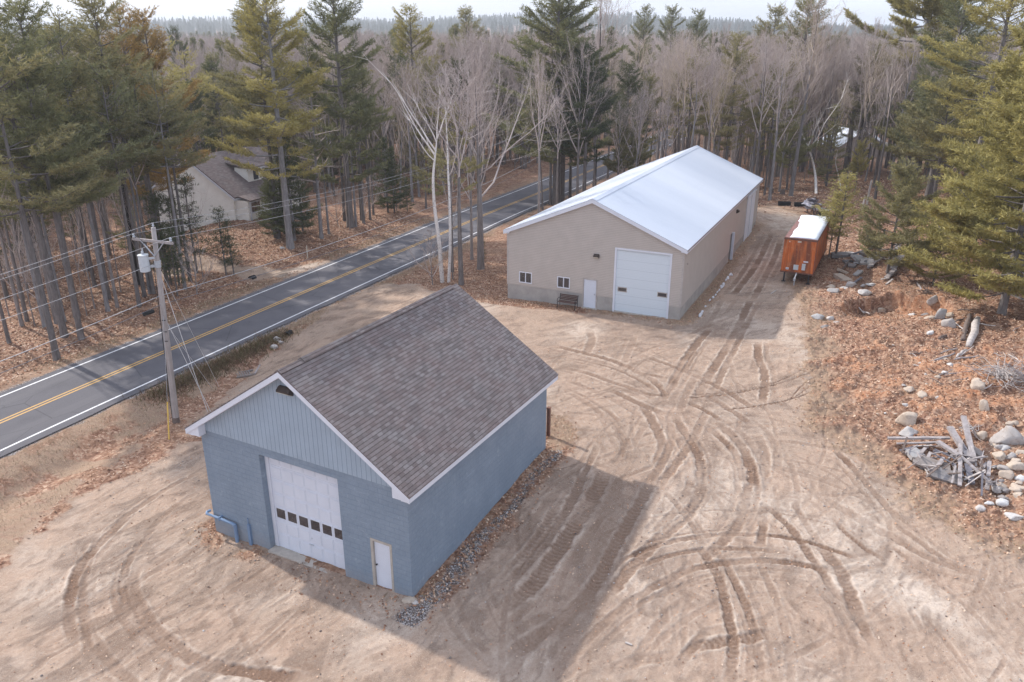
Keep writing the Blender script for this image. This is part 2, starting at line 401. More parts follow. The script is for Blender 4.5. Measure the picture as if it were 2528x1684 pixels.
def T(x, y):
    x = np.asarray(x, float); y = np.asarray(y, float); xc = np.clip(x, -110, 120); yc = np.clip(y, -25, 270)
    z = _W[_n]+_W[_n+1]*xc+_W[_n+2]*yc
    for i in range(_n): z = z+_W[i]*_U((xc-CTRL[i, 0])**2+(yc-CTRL[i, 1])**2)
    # dug bank on the right: ground drops inside the cut
    ex, ey = (x-25.2)/3.7, (y-48.6)/3.7; rr = np.hypot(ex, ey)+(fbm(x*.8, y*.8, 5)-.5)*.25
    z = z-1.0*(1-sstep(.92-.5*sstep(.3, -.6, ey), 1.04, rr))*sstep(-.75, .55, ey)*(1-.5*sstep(.2, 1.0, -ex))
    z = z+.45*np.exp(-(((x-18.5)/3)**2+((y-51)/2)**2))*.4
    # spoil heaps by the debris on the right
    z = z+.5*np.exp(-(((x-23)/2.6)**2+((y-37)/3)**2))+.35*np.exp(-(((x-30)/4)**2+((y-62)/4)**2))
    d, _ = road_d(x, y); zr = zroad(y); ad = np.abs(d)
    near_y = sstep(15, 30, y)*(1-sstep(46, 51, y))
    ditch = np.where(d > 0, .45*near_y, .35)*np.exp(-((ad-6.6)/1.1)**2)
    w = sstep(3.3, 7.5, ad); z = (zr-.03-.05*(1-sstep(2.9, 3.5, ad)))*(1-w)+z*w-ditch
    far = sstep(250, 420, np.hypot(x, y)); z = z*(1-far)
    hill = sstep(900, 2000, y)*(26+16*np.sin(x*.0021+1.1)+8*np.sin(x*.0067))*(1-.55*sstep(-300, 900, x))
    return z+hill
def bp(px, py, z=0.0):
    yc = -(py-842)/FOC; d = ((px-1264)/FOC, cos(PITCH)+yc*sin(PITCH), -sin(PITCH)+yc*cos(PITCH)); s = (z-CAM_H)/d[2]
    return d[0]*s, d[1]*s
def G(px, py):
    """surveyed point: where a photo pixel meets the ground (x, y, z)"""
    z = 0.5
    for _ in range(6):
        x, y = bp(px, py, z); z = float(T(x, y))
    return x, y, z
def S(o, s): return lambda p: (p[0]/s+o[0], p[1]/s+o[1])

# --- masks in world space
def poly_sd(x, y, P):
    """signed distance, negative inside"""
    P = np.array(P); ins = np.zeros(np.shape(x), bool); best = np.full(np.shape(x), 1e9)
    for (ax, ay), (bx, by) in zip(P, np.roll(P, -1, 0)):
        dx, dy = bx-ax, by-ay; t = np.clip(((x-ax)*dx+(y-ay)*dy)/(dx*dx+dy*dy+1e-9), 0, 1)
        best = np.minimum(best, np.hypot(x-ax-t*dx, y-ay-t*dy))
        c = ((ay > y) != (by > y)) & (x < (bx-ax)*(y-ay)/((by-ay) if by != ay else 1e-9)+ax); ins ^= c
    return np.where(ins, -best, best)
def W2(pts, k=1.0739): return [G(a*k, b*k)[:2] for a, b in pts]
LOT = W2([(-400,1500),(0,1330),(110,1200),(260,1110),(400,1040),(470,1010),(520,900),(600,830),(690,770),(770,700),(840,665),(890,650),(960,655),(1080,690),(1180,705),(1400,722),
          (1545,742),(1590,715),(1665,600),(1740,520),(1735,480),(1780,475),(1850,500),(1835,560),(1805,640),(1845,720),(1850,790),(1845,850),(1860,910),(1850,980),(1930,1030),(2040,1110),(2130,1190),(2230,1240),(2354,1275),(2800,1420),(2600,2400),(0,2600),(-700,1900)])
DRIVE = W2([(330,600),(480,590),(560,612),(690,612),(760,600),(640,640),(560,640),(480,618),(380,640)])
GRASSG = W2([(1258,945),(1300,955),(1328,985),(1325,1012),(1290,1040),(1262,1032)])
MOUND = W2([(1800,690),(1830,800),(1840,880),(1880,1000),(1960,1060),(2080,1160),(2200,1230),(2354,1300),(2600,1300),(2500,720),(2354,690),(2100,660),(1900,640)])

NX = np.unique(np.concatenate([np.linspace(-2600,-400,40), np.linspace(-400,-120,60), np.linspace(-120,-40,90), np.linspace(-40,-19,90), np.arange(-19,27,.056), np.linspace(27,45,110), np.linspace(45,130,90), np.linspace(130,400,60), np.linspace(400,2600,40)]))
NY = np.unique(np.concatenate([np.linspace(-60,10,12), np.linspace(10,17.5,30), np.arange(17.5,32,.050), np.arange(32,46,.075), np.linspace(46,70,170), np.linspace(70,130,150), np.linspace(130,420,110), np.linspace(420,3200,90)]))
GX, GY = np.meshgrid(NX, NY)
SH = GX.shape
edge_ = np.zeros(SH, np.float32); track = np.zeros(SH, np.float32); arc = np.zeros(SH, np.float32); ht = np.zeros(SH, np.float32)

def stamp(pts, width, strength, tread=.38, depth=.028):
    P = np.array(pts, float)
    # smooth the polyline (Chaikin)
    for _ in range(3):
        Q = [P[0]]
        for a, b in zip(P[:-1], P[1:]): Q += [a*.75+b*.25, a*.25+b*.75]
        Q.append(P[-1]); P = np.array(Q)
    seg = np.r_[0, np.cumsum(np.hypot(*np.diff(P, axis=0).T))]; Ltot = seg[-1]
    m = width*1.1
    i0, i1 = np.searchsorted(NX, [P[:, 0].min()-m, P[:, 0].max()+m]); j0, j1 = np.searchsorted(NY, [P[:, 1].min()-m, P[:, 1].max()+m])
    if i1-i0 < 2 or j1-j0 < 2: return
    x, y = GX[j0:j1, i0:i1], GY[j0:j1, i0:i1]; best = np.full(x.shape, 1e9); al = np.zeros(x.shape)
    for k, (a, b) in enumerate(zip(P[:-1], P[1:])):
        d = b-a; L2 = d@d+1e-12; t = np.clip(((x-a[0])*d[0]+(y-a[1])*d[1])/L2, 0, 1); r = np.hypot(x-a[0]-t*d[0], y-a[1]-t*d[1]); mm = r < best
        best = np.where(mm, r, best); al = np.where(mm, seg[k]+t*math.sqrt(L2), al)
    e = best/(width/2)+(vnoise(x*5, y*5, 3)-.5)*.5
    core = 1-sstep(.75, 1.15, e); rut = sstep(.85, 1.1, e)*(1-sstep(1.2, 1.7, e))
    br = .5+.5*sstep(.36, .6, fbm(al*.55+P[0, 0]*7, best*0+P[0, 1], 11, 3)); ends = np.clip(np.minimum(al, Ltot-al)/.9, 0, 1)
    s = core*strength*br*ends
    # tread bars
    bars = sstep(-.3, .5, np.sin(al*2*pi/.21+(best/(width/2))*3.0))
    s2 = s*(1-tread*.55+tread*.55*bars)
    track[j0:j1, i0:i1] = np.maximum(track[j0:j1, i0:i1], s2)
    edge_[j0:j1, i0:i1] = np.maximum(edge_[j0:j1, i0:i1], rut*strength*br*ends)
    ht[j0:j1, i0:i1] += (-depth*s2+depth*.7*rut*strength*br*ends).astype(np.float32)
rs0 = np.random.default_rng(77)
def tr(o, s, lst):
    for w, st, pts, *r in lst:
        Q = np.array([G(p[0]/s+o[0], p[1]/s+o[1])[:2] for p in pts]); stamp(Q, w, min(1.45, st*1.25), *([min(.7, r[0]*.7)] if r else []))
        if w > .25:                                                # the other wheels and a second pass
            d_ = np.gradient(Q, axis=0); d_ /= np.linalg.norm(d_, axis=1)[:, None]+1e-9; n_ = np.stack([-d_[:, 1], d_[:, 0]], 1)
            for o_, k_ in ((rs0.choice([-1, 1])*rs0.uniform(w*.9, w*1.5), .5), (rs0.choice([-1, 1])*rs0.uniform(1.5, 1.9), .45)): stamp(Q+n_*o_+rs0.normal(size=2)*.05, w*rs0.uniform(.5, .8), st*k_)
tr((1400,760), 3.269, [
 (.45,.8,[(-150,300),(0,330),(200,380),(420,440),(600,530),(720,600),(800,690)]),(.3,.7,[(0,400),(200,440),(420,500),(640,610),(760,700)]),
 (.4,.7,[(-60,480),(150,520),(330,590),(500,640),(640,700),(760,760)]),(.35,.8,[(0,680),(150,760),(300,870),(420,1000),(480,1100)]),(.25,.7,[(30,660),(190,740),(340,840),(470,960)]),
 (.45,.8,[(290,640),(480,720),(640,800),(820,870)]),(.4,.6,[(0,580),(250,680),(420,770),(660,910)]),
 (.5,.9,[(740,780),(800,690),(880,560),(1000,340),(1160,160)]),(.35,.7,[(820,690),(940,520),(1060,320)]),
 (.5,.9,[(1040,740),(1160,520),(1290,320),(1400,120),(1480,-60)]),(.4,.7,[(1180,700),(1270,480),(1370,300),(1460,100),(1570,-60)]),(.4,.6,[(900,860),(980,640),(1080,500)]),
 (.45,.9,[(1540,270),(1545,430),(1590,490),(1600,620),(1570,780)],.2),(.5,.6,[(1500,540),(1530,420),(1550,300)],.2),
 (.13,1.2,[(900,730),(1300,700),(1600,640),(1850,570),(2050,470),(2200,380)],0),(.10,1.,[(920,700),(1350,685),(1700,600),(1900,500),(2030,420)],0),
 (.12,1.1,[(1200,830),(1700,770),(1950,690),(2150,580),(2330,430)],0),(.10,1.,[(1780,780),(1860,650),(2020,530),(2330,390)],0),(.10,1.1,[(2060,1060),(2090,880),(2110,680),(2240,610)],0),(.1,1.,[(2090,880),(2240,740),(2400,560)],0),(.1,.8,[(1640,780),(1800,750),(2000,600),(2300,330)],0),
 (.4,.8,[(500,350),(720,420),(1000,530),(1300,680),(1540,830)]),(.35,.8,[(560,520),(900,580),(1130,700),(1350,840)]),(.35,.9,[(930,740),(1100,820),(1300,940)]),(.4,.8,[(960,640),(1180,740),(1380,860),(1520,970)]),
 (.3,.8,[(440,600),(560,620),(640,710),(900,700)]),(.35,.9,[(650,560),(760,650),(800,750)]),
 (.45,1.,[(860,860),(930,980),(1010,1090),(1060,1180),(1085,1300),(1080,1439)]),(.35,.9,[(970,960),(1060,1080),(1120,1200),(1140,1330),(1110,1439)]),
 (.5,1.05,[(1120,880),(1290,980),(1400,1100),(1470,1230),(1510,1380),(1500,1500)]),(.4,.95,[(1100,940),(1250,1050),(1360,1170),(1420,1300),(1440,1450)]),
 (.4,.7,[(280,780),(380,900),(450,1010),(500,1160)]),(.5,.8,[(600,760),(680,900),(760,1040),(780,1160),(700,1300)]),(.4,.8,[(820,880),(850,1010),(820,1160),(740,1300),(640,1439)]),
 (.4,.7,[(1160,780),(1090,900),(1020,1060),(920,1210),(820,1340),(740,1439)]),(.3,.7,[(1080,1060),(1200,1130),(1350,1210)]),(.3,.8,[(250,1100),(190,1240),(100,1400)]),
 (.45,.5,[(1500,980),(1560,1080),(1610,1200),(1600,1320),(1540,1430)]),(.4,.5,[(1600,980),(1680,1100),(1710,1220),(1680,1350)]),
 (.3,.7,[(630,950),(560,1060),(480,1180)]),(.3,.6,[(300,1040),(380,1000),(470,1100),(420,1250)]),(.25,.6,[(800,1290),(900,1320),(1010,1390)]),
 (.5,.45,[(180,180),(210,260),(150,400)],.1),(.4,.4,[(560,210),(480,380),(440,520)],.1),(.35,.5,[(620,320),(900,260),(1100,160),(1350,60)],.1)])
tr((1240,1180), 3.097, [
 (.42,.9,[(1850,-150),(1880,-20),(1885,100),(1850,240),(1800,380),(1700,470),(1620,560),(1480,680)]),(.35,.8,[(1950,-120),(1960,60),(1930,200),(1870,340),(1780,460)]),
 (.5,.8,[(1500,-40),(1530,80),(1460,230),(1320,370),(1180,480),(1060,600),(950,720),(860,840),(760,960)]),(.4,.8,[(1430,-40),(1450,60),(1360,220),(1220,360),(1140,450)]),(.3,.7,[(1600,60),(1540,200),(1400,330),(1230,470)]),
 (.26,1.3,[(880,650),(1000,590),(1150,520),(1400,460),(1650,430),(1900,430),(2150,450),(2354,490),(2560,560),(2780,640)]),
 (.25,.8,[(860,780),(1000,700),(1200,610),(1450,555),(1700,535),(2000,550),(2300,590),(2500,620)]),
 (.33,1.05,[(560,1340),(700,1180),(850,1050),(1000,930),(1200,810),(1400,710),(1600,660),(1900,630),(2100,635),(2354,670),(2600,730)]),
 (.25,.8,[(760,1200),(900,1060),(1100,930),(1300,850),(1500,790),(1750,765),(2000,770),(2354,830)]),
 (.36,1.35,[(1460,480),(1560,600),(1640,720),(1700,900),(1740,1100),(1770,1250),(1760,1400),(1735,1600)],.9),
 (.3,.9,[(1700,620),(1780,800),(1880,1000),(1940,1200),(1970,1400),(1990,1600)]),(.28,.6,[(1860,470),(1980,680),(2080,880),(2150,1100),(2200,1350),(2210,1600)]),
 (.3,.8,[(1230,90),(1340,200),(1480,400),(1560,560)]),(.35,1.,[(2010,280),(1985,450),(1960,560)]),(.3,.6,[(1560,60),(1680,220),(1800,380)]),(.3,.6,[(1420,260),(1540,420),(1640,520)]),
 (.45,.9,[(1380,1330),(1560,1270),(1800,1235),(2000,1200),(2150,1180)],1.),(.45,.6,[(760,1500),(1000,1400),(1200,1370),(1400,1330)],1.),
 (.35,.8,[(1600,1130),(1480,1260),(1360,1400),(1300,1520)]),(.35,.5,[(1480,880),(1300,1000),(1150,1180),(1020,1400),(900,1561)]),(.4,.5,[(1180,540),(1200,700),(1180,800)]),
 (.3,.5,[(1230,900),(1240,1050),(1260,1250),(1300,1400)]),
 (.7,.9,[(780,-60),(700,150),(560,350),(420,560),(280,760),(150,900),(-40,1020)],1.),(.45,.7,[(640,-60),(520,200),(400,400),(200,650),(0,850)]),(.5,.7,[(430,180),(330,380),(230,520),(80,700),(-60,860)],1.),
 (.5,.9,[(1150,20),(1000,280),(900,450),(800,640),(690,850),(600,960)],1.),(.6,.8,[(900,560),(760,760),(600,960),(420,1130),(200,1250),(0,1420)]),(.6,.7,[(600,1040),(490,1230),(420,1400),(390,1600)],1.),
 (.4,.7,[(830,900),(600,1000),(400,1150),(150,1250)]),(.4,.8,[(-50,1180),(60,1110),(200,980),(330,850)],1.),(.3,.6,[(800,230),(720,360),(640,460)]),(.4,.6,[(500,1000),(300,1200),(100,1420),(0,1561)]),
 (.5,.6,[(300,1561),(420,1480),(560,1330),(700,1180)])])
tr((0,1180), 3.097, [
 (.42,1.2,[(980,290),(800,460),(650,620),(570,760),(535,900),(525,1050),(545,1180),(600,1290)]),(.32,.7,[(760,430),(690,600),(630,800),(620,1000),(650,1150),(700,1400)]),(.3,.6,[(720,600),(700,800),(710,1000)]),
 (.3,.7,[(1080,470),(1000,600),(950,720),(930,860)]),(.5,1.35,[(1060,640),(1010,760),(1020,900),(1080,1020),(1170,1150),(1300,1270),(1450,1370),(1620,1440),(1900,1490),(2354,1540)]),
 (.35,.9,[(930,760),(950,920),(1040,1090),(1140,1210),(1280,1320),(1400,1400)]),(.3,.6,[(1000,1180),(1080,1330),(1140,1500)]),(.3,.5,[(1560,-60),(1300,60),(1100,200),(900,330),(700,520)]),(.3,.4,[(1600,60),(1350,200),(1150,380),(1050,520)]),
 (.3,.4,[(1400,1561),(1500,1430),(1750,1200),(2000,960),(2250,760)]),(.3,.5,[(2150,1410),(2300,1430),(2500,1500)]),(.3,.5,[(1180,1561),(1380,1390)]),(.35,.5,[(1180,500),(1150,640),(1200,560)])])
tr((1900,1100), 2.685, [
 (.35,.9,[(-60,380),(0,420),(140,540),(240,690),(340,830),(440,980),(560,1080),(640,1250),(700,1340)]),(.5,.8,[(300,620),(400,740),(480,840),(540,1000),(600,1150),(640,1260)]),
 (.22,.9,[(400,440),(500,580),(640,690),(800,780)]),(.22,.8,[(700,600),(850,700),(1000,800)]),(.5,.5,[(330,330),(520,440),(720,560),(900,640),(1100,780)]),(.3,.6,[(800,500),(1000,640),(1200,790),(1500,870)]),(.4,.6,[(760,560),(950,700),(1250,820),(1560,900)]),
 (.35,1.1,[(420,20),(540,130),(660,270),(790,420),(900,530)],.2),(.3,.6,[(150,340),(220,500),(330,640),(400,760)]),(.3,.5,[(0,860),(150,910),(400,980)]),(.3,.5,[(500,1080),(640,1120),(780,1180)])])
tr((1660,340), 4.127, [(.5,.9,[(620,1600),(700,1500),(820,1350),(900,1220),(960,1080),(1010,980)],.2),(.5,.9,[(820,1650),(900,1500),(980,1350),(1060,1180),(1110,1020)],.2),(.4,.6,[(560,1568),(700,1400),(830,1180)],.2),(.5,.5,[(860,780),(1000,850),(1200,880)],.1),(.5,.5,[(880,690),(1050,740),(1240,800)],.1)])
# a few hundred faint, criss-crossing passes that follow the same turning circles
rs = np.random.default_rng(21)
for k in range(230):
    cx, cy = rs.uniform(2, 16), rs.uniform(19, 40); r = rs.uniform(4, 14); a0 = rs.uniform(0, 2*pi); da = rs.uniform(.3, 1.1)
    for off in (0, 1.7):
        stamp([(cx+(r+off)*cos(a0+da*t), cy+(r+off)*sin(a0+da*t)) for t in np.linspace(0, 1, 6)], rs.uniform(.12, .28), rs.uniform(.15, .55))
for k in range(80):
    x0, y0 = rs.uniform(-17, -9), rs.uniform(17, 27); a0 = rs.uniform(.5, 1.1); L = rs.uniform(2, 6)
    stamp([(x0+L*t*cos(a0+.2*t), y0+L*t*sin(a0+.2*t)) for t in np.linspace(0, 1, 5)], rs.uniform(.15, .35), rs.uniform(.2, .55))

Z = T(GX, GY)
n_big = fbm(GX*.13, GY*.13, 1); n_mid = fbm(GX*.9, GY*.9, 2); n_f = fbm(GX*4.5, GY*4.5, 4, 3); n_ff = fbm(GX*11, GY*11, 9, 2)
sd_lot = poly_sd(GX, GY, LOT)+(n_mid-.5)*1.3+(n_f-.5)*.5
lot = 1-sstep(-.45, .55, sd_lot)
sd_dr = poly_sd(GX, GY, DRIVE)+(n_mid-.5)*1.2; drive = 1-sstep(-.8, 1.2, sd_dr)
gg = 1-sstep(-.3, .3, poly_sd(GX, GY, GRASSG)+(n_f-.5)*.6)
RD, RA = road_d(GX, GY); AD = np.abs(RD)
# garage and shed frames
GYAW, GO = -.492, (-3.482, 22.789); BYAW, BO = -.443, (10.981, 49.176)
def loc(x, y, O, yaw):
    dx, dy = x-O[0], y-O[1]; c, s = cos(yaw), sin(yaw); return dx*c+dy*s, -dx*s+dy*c
gu, gv = loc(GX, GY, GO, GYAW); bu, bv = loc(GX, GY, BO, BYAW)
def rectd(u, v, u0, u1, v0, v1):
    dx = np.maximum(np.maximum(u0-u, u-u1), 0); dy = np.maximum(np.maximum(v0-v, v-v1), 0); return np.hypot(dx, dy)
gd = rectd(gu, gv, -9.67, 0, 0, 10.6); bd = rectd(bu, bv, -12.53, 0, 0, 28.9)
nearG = (1-sstep(.5, 1.7, gd+(n_mid-.5)*1.4)); nearB = 1-sstep(.4, 1.5, bd+(n_mid-.5)*1.1)
doorG = sstep(-7.2, -6.4, gu)*(1-sstep(-3.2, -2.4, gu))*(gv < 0); doorB = sstep(-5, -4.5, bu)*(1-sstep(-.9, -.4, bu))*(bv < 0)
lotdirt = np.clip(np.maximum(lot, drive), 0, 1)*(1-gg)
frontG = ((gv < 0) & (gu > -10.5) & (gu < 1))
lotdirt *= 1-.85*nearG*(1-.8*doorG)*np.where(frontG, .25+.75*sstep(.5, .62, n_mid), 1); lotdirt *= 1-.8*nearB*(1-doorB)
mound = 1-sstep(-.5, 1.5, poly_sd(GX, GY, MOUND)+(n_mid-.5)*1.5)
verge = (1-sstep(4.2, 6.8, AD+(n_mid-.5)*3))*sstep(3.2, 3.7, AD)*(1-drive)
rightedge = (1-sstep(0, 3.6, sd_lot+(n_mid-.5)*3))*(GX > 5)
lotdirt = np.where(GX > 8, lotdirt*(1-.45*sstep(-1.6, .2, sd_lot)*sstep(.45, .6, n_f)), lotdirt)
leaf = (1-lotdirt)*(1-.6*verge)*(1-.75*gg)*(1-.75*rightedge)
leaf = np.where((RD > 0) & (GX < -8) & (GY < 55), leaf*sstep(.42,.60,n_mid*.55+n_big*.45+.010*(-GX-14)), leaf)
leaf = leaf*(1-.5*(GX > 60)*(GY > 120))
cut = (1-sstep(.8, 1.15, np.hypot((GX-25.2)/3.7, (GY-48.6)/3.7)))*sstep(-.6, .5, (GY-48.6)/3.7)*sstep(.38, .56, n_mid*.6+n_f*.4)
orange = np.clip(.8*mound*sstep(.50, .70, n_big*.35+n_mid*.65+.05*(GX-22)/10)+cut, 0, 1)*(1-rightedge)*(1-lotdirt)
grass = np.clip(verge+gg+.8*rightedge+nearG*.7+nearB*.5+.8*((RD > 0) & (GX < -8) & (GY < 55))*(1-leaf)*(1-lotdirt), 0, 1)*(1-lotdirt)
strip = (1-sstep(.02, .40+.30*(gv < 4), np.abs(gu-.62-.10*np.sin(gv*1.3))+(n_f-.5)*.55))*(gv > -1.2)*(gv < 10.8)*(.35+.65*sstep(.42, .55, n_f*.5+n_ff*.5))+(1-sstep(.1, .8, np.hypot(gu-.5, gv+.9)+(n_mid-.5)*.8))*.6
gravel = np.clip(strip+.25*nearG*sstep(.6, .75, n_f), 0, 1)
gravel = np.maximum(gravel, .9*(1-sstep(3.3, 4.1, AD+(n_f-.5)*.8)))
def ell(px, py, rx, ry, rot=0):
    x0, y0, _ = G(px*1.0739, py*1.0739); c, s = cos(rot), sin(rot); u = (GX-x0)*c+(GY-y0)*s; v = -(GX-x0)*s+(GY-y0)*c
    return np.exp(-((u/rx)**2+(v/ry)**2)*1.4)
# streaks that follow the way the ground was dragged and driven
ang = np.where(GX < -4, .95, np.where(GY > 33, .35, 1.15)); us = GX*np.cos(ang)+GY*np.sin(ang); vs = -GX*np.sin(ang)+GY*np.cos(ang)
wx, wy = (fbm(GX*.35, GY*.35, 81, 3)-.5)*5, (fbm(GX*.35, GY*.35, 91, 3)-.5)*5
us = us+wx; vs = vs+wy*.5
streak = .55*fbm(us*.4, vs*1.5, 31, 5, .6)+.45*fbm(GX*.8+3, GY*.8, 33, 4, .6); streak2 = .6*fbm(us*1.2, vs*5, 41, 3, .6)+.4*fbm(GX*2.5, GY*2.5, 43, 3)
pale = sstep(.46, .68, fbm(GX*.23, GY*.23, 71, 3)*.55+streak*.45)*lotdirt
pale = np.clip(.75*pale+.7*edge_*lotdirt+1.2*ell(2115,1385,1.5,.9,-.9)+.9*ell(2090,1335,1.2,.4,-.9)+.6*ell(1960,1340,.8,.6)+.5*ell(620,1370,1.6,1)+.4*ell(1500,1180,2,1), 0, 1)
damp = np.clip(sstep(.48, .64, streak)*.7+sstep(.50, .64, streak2)*.5+.4*(GX < -6)*sstep(.45, .62, n_mid*.4+streak*.6), 0, 1)
damp = np.clip(damp+.7*ell(1700,560,2.5,6,.9)+.6*ell(1640,760,3,2)+.9*ell(1390,1250,1.1,7,-.25)+.4*ell(1200,1500,3,3), 0, 1)  # extra darker ground patches set beside the shed and the garage
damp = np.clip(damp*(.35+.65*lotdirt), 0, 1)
rough_amp = .035*(1-lotdirt)+.024*lotdirt
Z = Z+(n_f-.5)*rough_amp*2.2+(n_ff-.5)*.018+(n_mid-.5)*(.10*(1-lotdirt)+.03)*(AD > 4)+ht*1.0+(streak2-.5)*.03*lotdirt
Z = Z+mound*(1-lotdirt)*((n_f-.5)*.16+(n_mid-.5)*.42+.35*np.maximum(0, fbm(GX*.5, GY*.5, 61, 3)-.55)*4*.3)
Z = np.where(AD < 3.9, np.minimum(Z, zroad(GY)-.05), Z)
me = bpy.data.meshes.new('ground'); ny, nx = SH
V = np.stack([GX, GY, Z], -1).reshape(-1, 3)
ii = np.arange((ny-1)*(nx-1)); r_, c_ = ii//(nx-1), ii % (nx-1); a_ = r_*nx+c_
F = np.stack([a_, a_+1, a_+nx+1, a_+nx], 1)
def mk_soil():
    t = NT('soil, litter and grass'); P = t.n('ShaderNodeNewGeometry').outputs['Position']
    m1 = t.n('ShaderNodeSeparateColor', {0: t.n('ShaderNodeAttribute', attribute_name='m1').outputs['Color']})
    m2 = t.n('ShaderNodeSeparateColor', {0: t.n('ShaderNodeAttribute', attribute_name='m2').outputs['Color']})
    leafm, grassm, trackm = m1.outputs; gravm, palem, orm = m2.outputs
    soil_darkm = t.n('ShaderNodeAttribute', attribute_name='dm').outputs['Fac']
    nA = t.noise(.45, 6, .62, P); nB = t.noise(3.2, 6, .65, P); nC = t.noise(22, 4, .7, P); nD = t.noise(70, 3, .7, P)
    dirt = t.mix(t.mapr(nA, .35, .65), (.40,.285,.215), (.325,.245,.19))
    dirt = t.mix(t.mapr(nB, .4, .7, 0, .5), dirt, (.33,.235,.18))
    dirt = t.mix(t.math('MULTIPLY', palem, .85), dirt, (.56,.475,.405))
    dirt = t.mix(t.math('MULTIPLY', soil_darkm, .72), dirt, (.155,.105,.078))
    nE = t.noise(9, 5, .75, P); dirt = t.mix(t.mapr(nE, .50, .68, 0, .55), dirt, (.27,.185,.14)); dirt = t.mix(t.mapr(nE, .30, .42, .5, 0), dirt, (.56,.46,.38))
    spk = t.mapr(nC, .57, .66); dirt = t.mix(t.math('MULTIPLY', spk, .6), dirt, (.17,.105,.075))
    dirt = t.mix(t.mapr(nD, .56, .66, 0, .7), dirt, (.66,.59,.52))
    dirt = t.mix(t.math('MULTIPLY', trackm, .85, clamp=True), dirt, t.mix(t.mapr(nC, .4, .65), (.14,.088,.064), (.245,.165,.12)))
    # litter: leaf-sized cells
    vo = t.n('ShaderNodeTexVoronoi', {'Vector': P, 'Scale': 9.0}); rc = t.n('ShaderNodeSeparateColor', {0: vo.outputs['Color']}).outputs[0]
    vo2 = t.n('ShaderNodeTexVoronoi', {'Vector': P, 'Scale': 3.3}); rc2 = t.n('ShaderNodeSeparateColor', {0: vo2.outputs['Color']}).outputs[0]
    lf = t.ramp(t.math('ADD', t.math('MULTIPLY', rc, .6), t.math('MULTIPLY', rc2, .4)), (.1, (.12,.055,.04)), (.4, (.24,.13,.088)), (.65, (.34,.205,.145)), (.95, (.50,.36,.27)))
    lf = t.mix(t.mapr(nA, .35, .7, 0, .55), lf, (.30,.20,.135)); lf = t.mix(t.mapr(nB, .5, .75, 0, .6), lf, (.13,.075,.055))
    gr = t.mix(t.mapr(nC, .35, .65), (.20,.135,.095), (.40,.295,.215)); gr = t.mix(t.mapr(nB, .45, .7, 0, .6), gr, (.30,.185,.135)); gr = t.mix(t.mapr(nA, .66, .78, 0, .35), gr, (.19,.185,.09))
    og = t.mix(t.mapr(nB, .35, .65), (.32,.15,.085), (.45,.27,.175)); og = t.mix(t.mapr(nC, .55, .7, 0, .6), og, (.55,.38,.25)); og = t.mix(t.mapr(rc, .0, .3, .5, 0), og, (.22,.09,.05))
    gv = t.ramp(t.n('ShaderNodeSeparateColor', {0: t.n('ShaderNodeTexVoronoi', {'Vector': P, 'Scale': 28.0}).outputs['Color']}).outputs[0], (.2, (.075,.06,.055)), (.65, (.20,.17,.16)), (.97, (.50,.48,.48)))
    nm = t.math('MULTIPLY', t.math('SUBTRACT', nC, .5), .9)
    def soft(m): return t.mapr(t.math('ADD', m, nm), .30, .62)
    c = t.mix(soft(grassm), dirt, gr); c = t.mix(soft(leafm), c, lf); c = t.mix(soft(orm), c, og); c = t.mix(soft(gravm), c, gv)
    t.col(c).rough(.97); t.b.inputs['Specular IOR Level'].default_value = .1
    t.bump(t.math('ADD', t.math('ADD', nB, t.math('MULTIPLY', nC, .5)), t.math('ADD', t.math('MULTIPLY', nD, .2), t.math('MULTIPLY', t.math('MULTIPLY', rc, leafm), .5))), .55, .05)
    return t.m
me = raw_mesh('ground', V, F, mk_soil(), 4, smooth=True)
for nm, chans in (('m1', (leaf, grass, np.clip(track, 0, 1.2)/1.0)), ('m2', (gravel, pale, orange))):
    a = me.attributes.new(nm, 'FLOAT_COLOR', 'POINT'); d = np.ones((ny*nx, 4), np.float32)
    for k, c in enumerate(chans): d[:, k] = np.clip(c, 0, 1.2).ravel()
    a.data.foreach_set('color', d.ravel())
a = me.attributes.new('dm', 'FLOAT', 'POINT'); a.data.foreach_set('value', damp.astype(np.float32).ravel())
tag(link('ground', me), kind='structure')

# ------------------------------------------------------------------ road
def resample(P, step):
    P = np.array(P, float)
    for _ in range(3):
        Q = [P[0]]
        for a, b in zip(P[:-1], P[1:]): Q += [a*.75+b*.25, a*.25+b*.75]
        Q.append(P[-1]); P = np.array(Q)
    s = np.r_[0, np.cumsum(np.hypot(*np.diff(P, axis=0).T))]; t = np.arange(0, s[-1], step)
    return np.stack([np.interp(t, s, P[:, 0]), np.interp(t, s, P[:, 1])], 1), t
RC, RS = resample(ROAD, 1.0)
_t = np.gradient(RC, axis=0); _t /= np.linalg.norm(_t, axis=1)[:, None]; RN = np.stack([_t[:, 1], -_t[:, 0]], 1)   # to the lot side
def ribbon(name, o0, o1, dz, mat, jag=0.0):
    cols = 2 if not jag else 2; V = []; uv = []
    for i in range(len(RC)):
        for k, o in enumerate((o0, o1)):
            oo = o+(jag*(vnoise(np.array(i*.7), np.array(k*9.), 5)-.5) if jag else 0)
            q = RC[i]+RN[i]*oo; V.append((q[0], q[1], float(zroad(RC[i][1]))+dz)); uv.append((oo, RS[i]))
    n = len(RC); F = [(2*i, 2*i+1, 2*i+3, 2*i+2) for i in range(n-1)]
    me = raw_mesh(name, V, F, mat, 4); ul = me.uv_layers.new(name='UVMap'); vi = np.array(F).ravel(); ul.data.foreach_set('uv', np.array(uv, np.float32)[vi].ravel())
    return tag(link(name, me), kind='structure')
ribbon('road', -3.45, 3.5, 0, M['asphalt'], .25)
ribbon('road_marking', -3.0, -2.87, .005, M['paintw']); ribbon('road_marking', 2.87, 3.0, .005, M['paintw'])
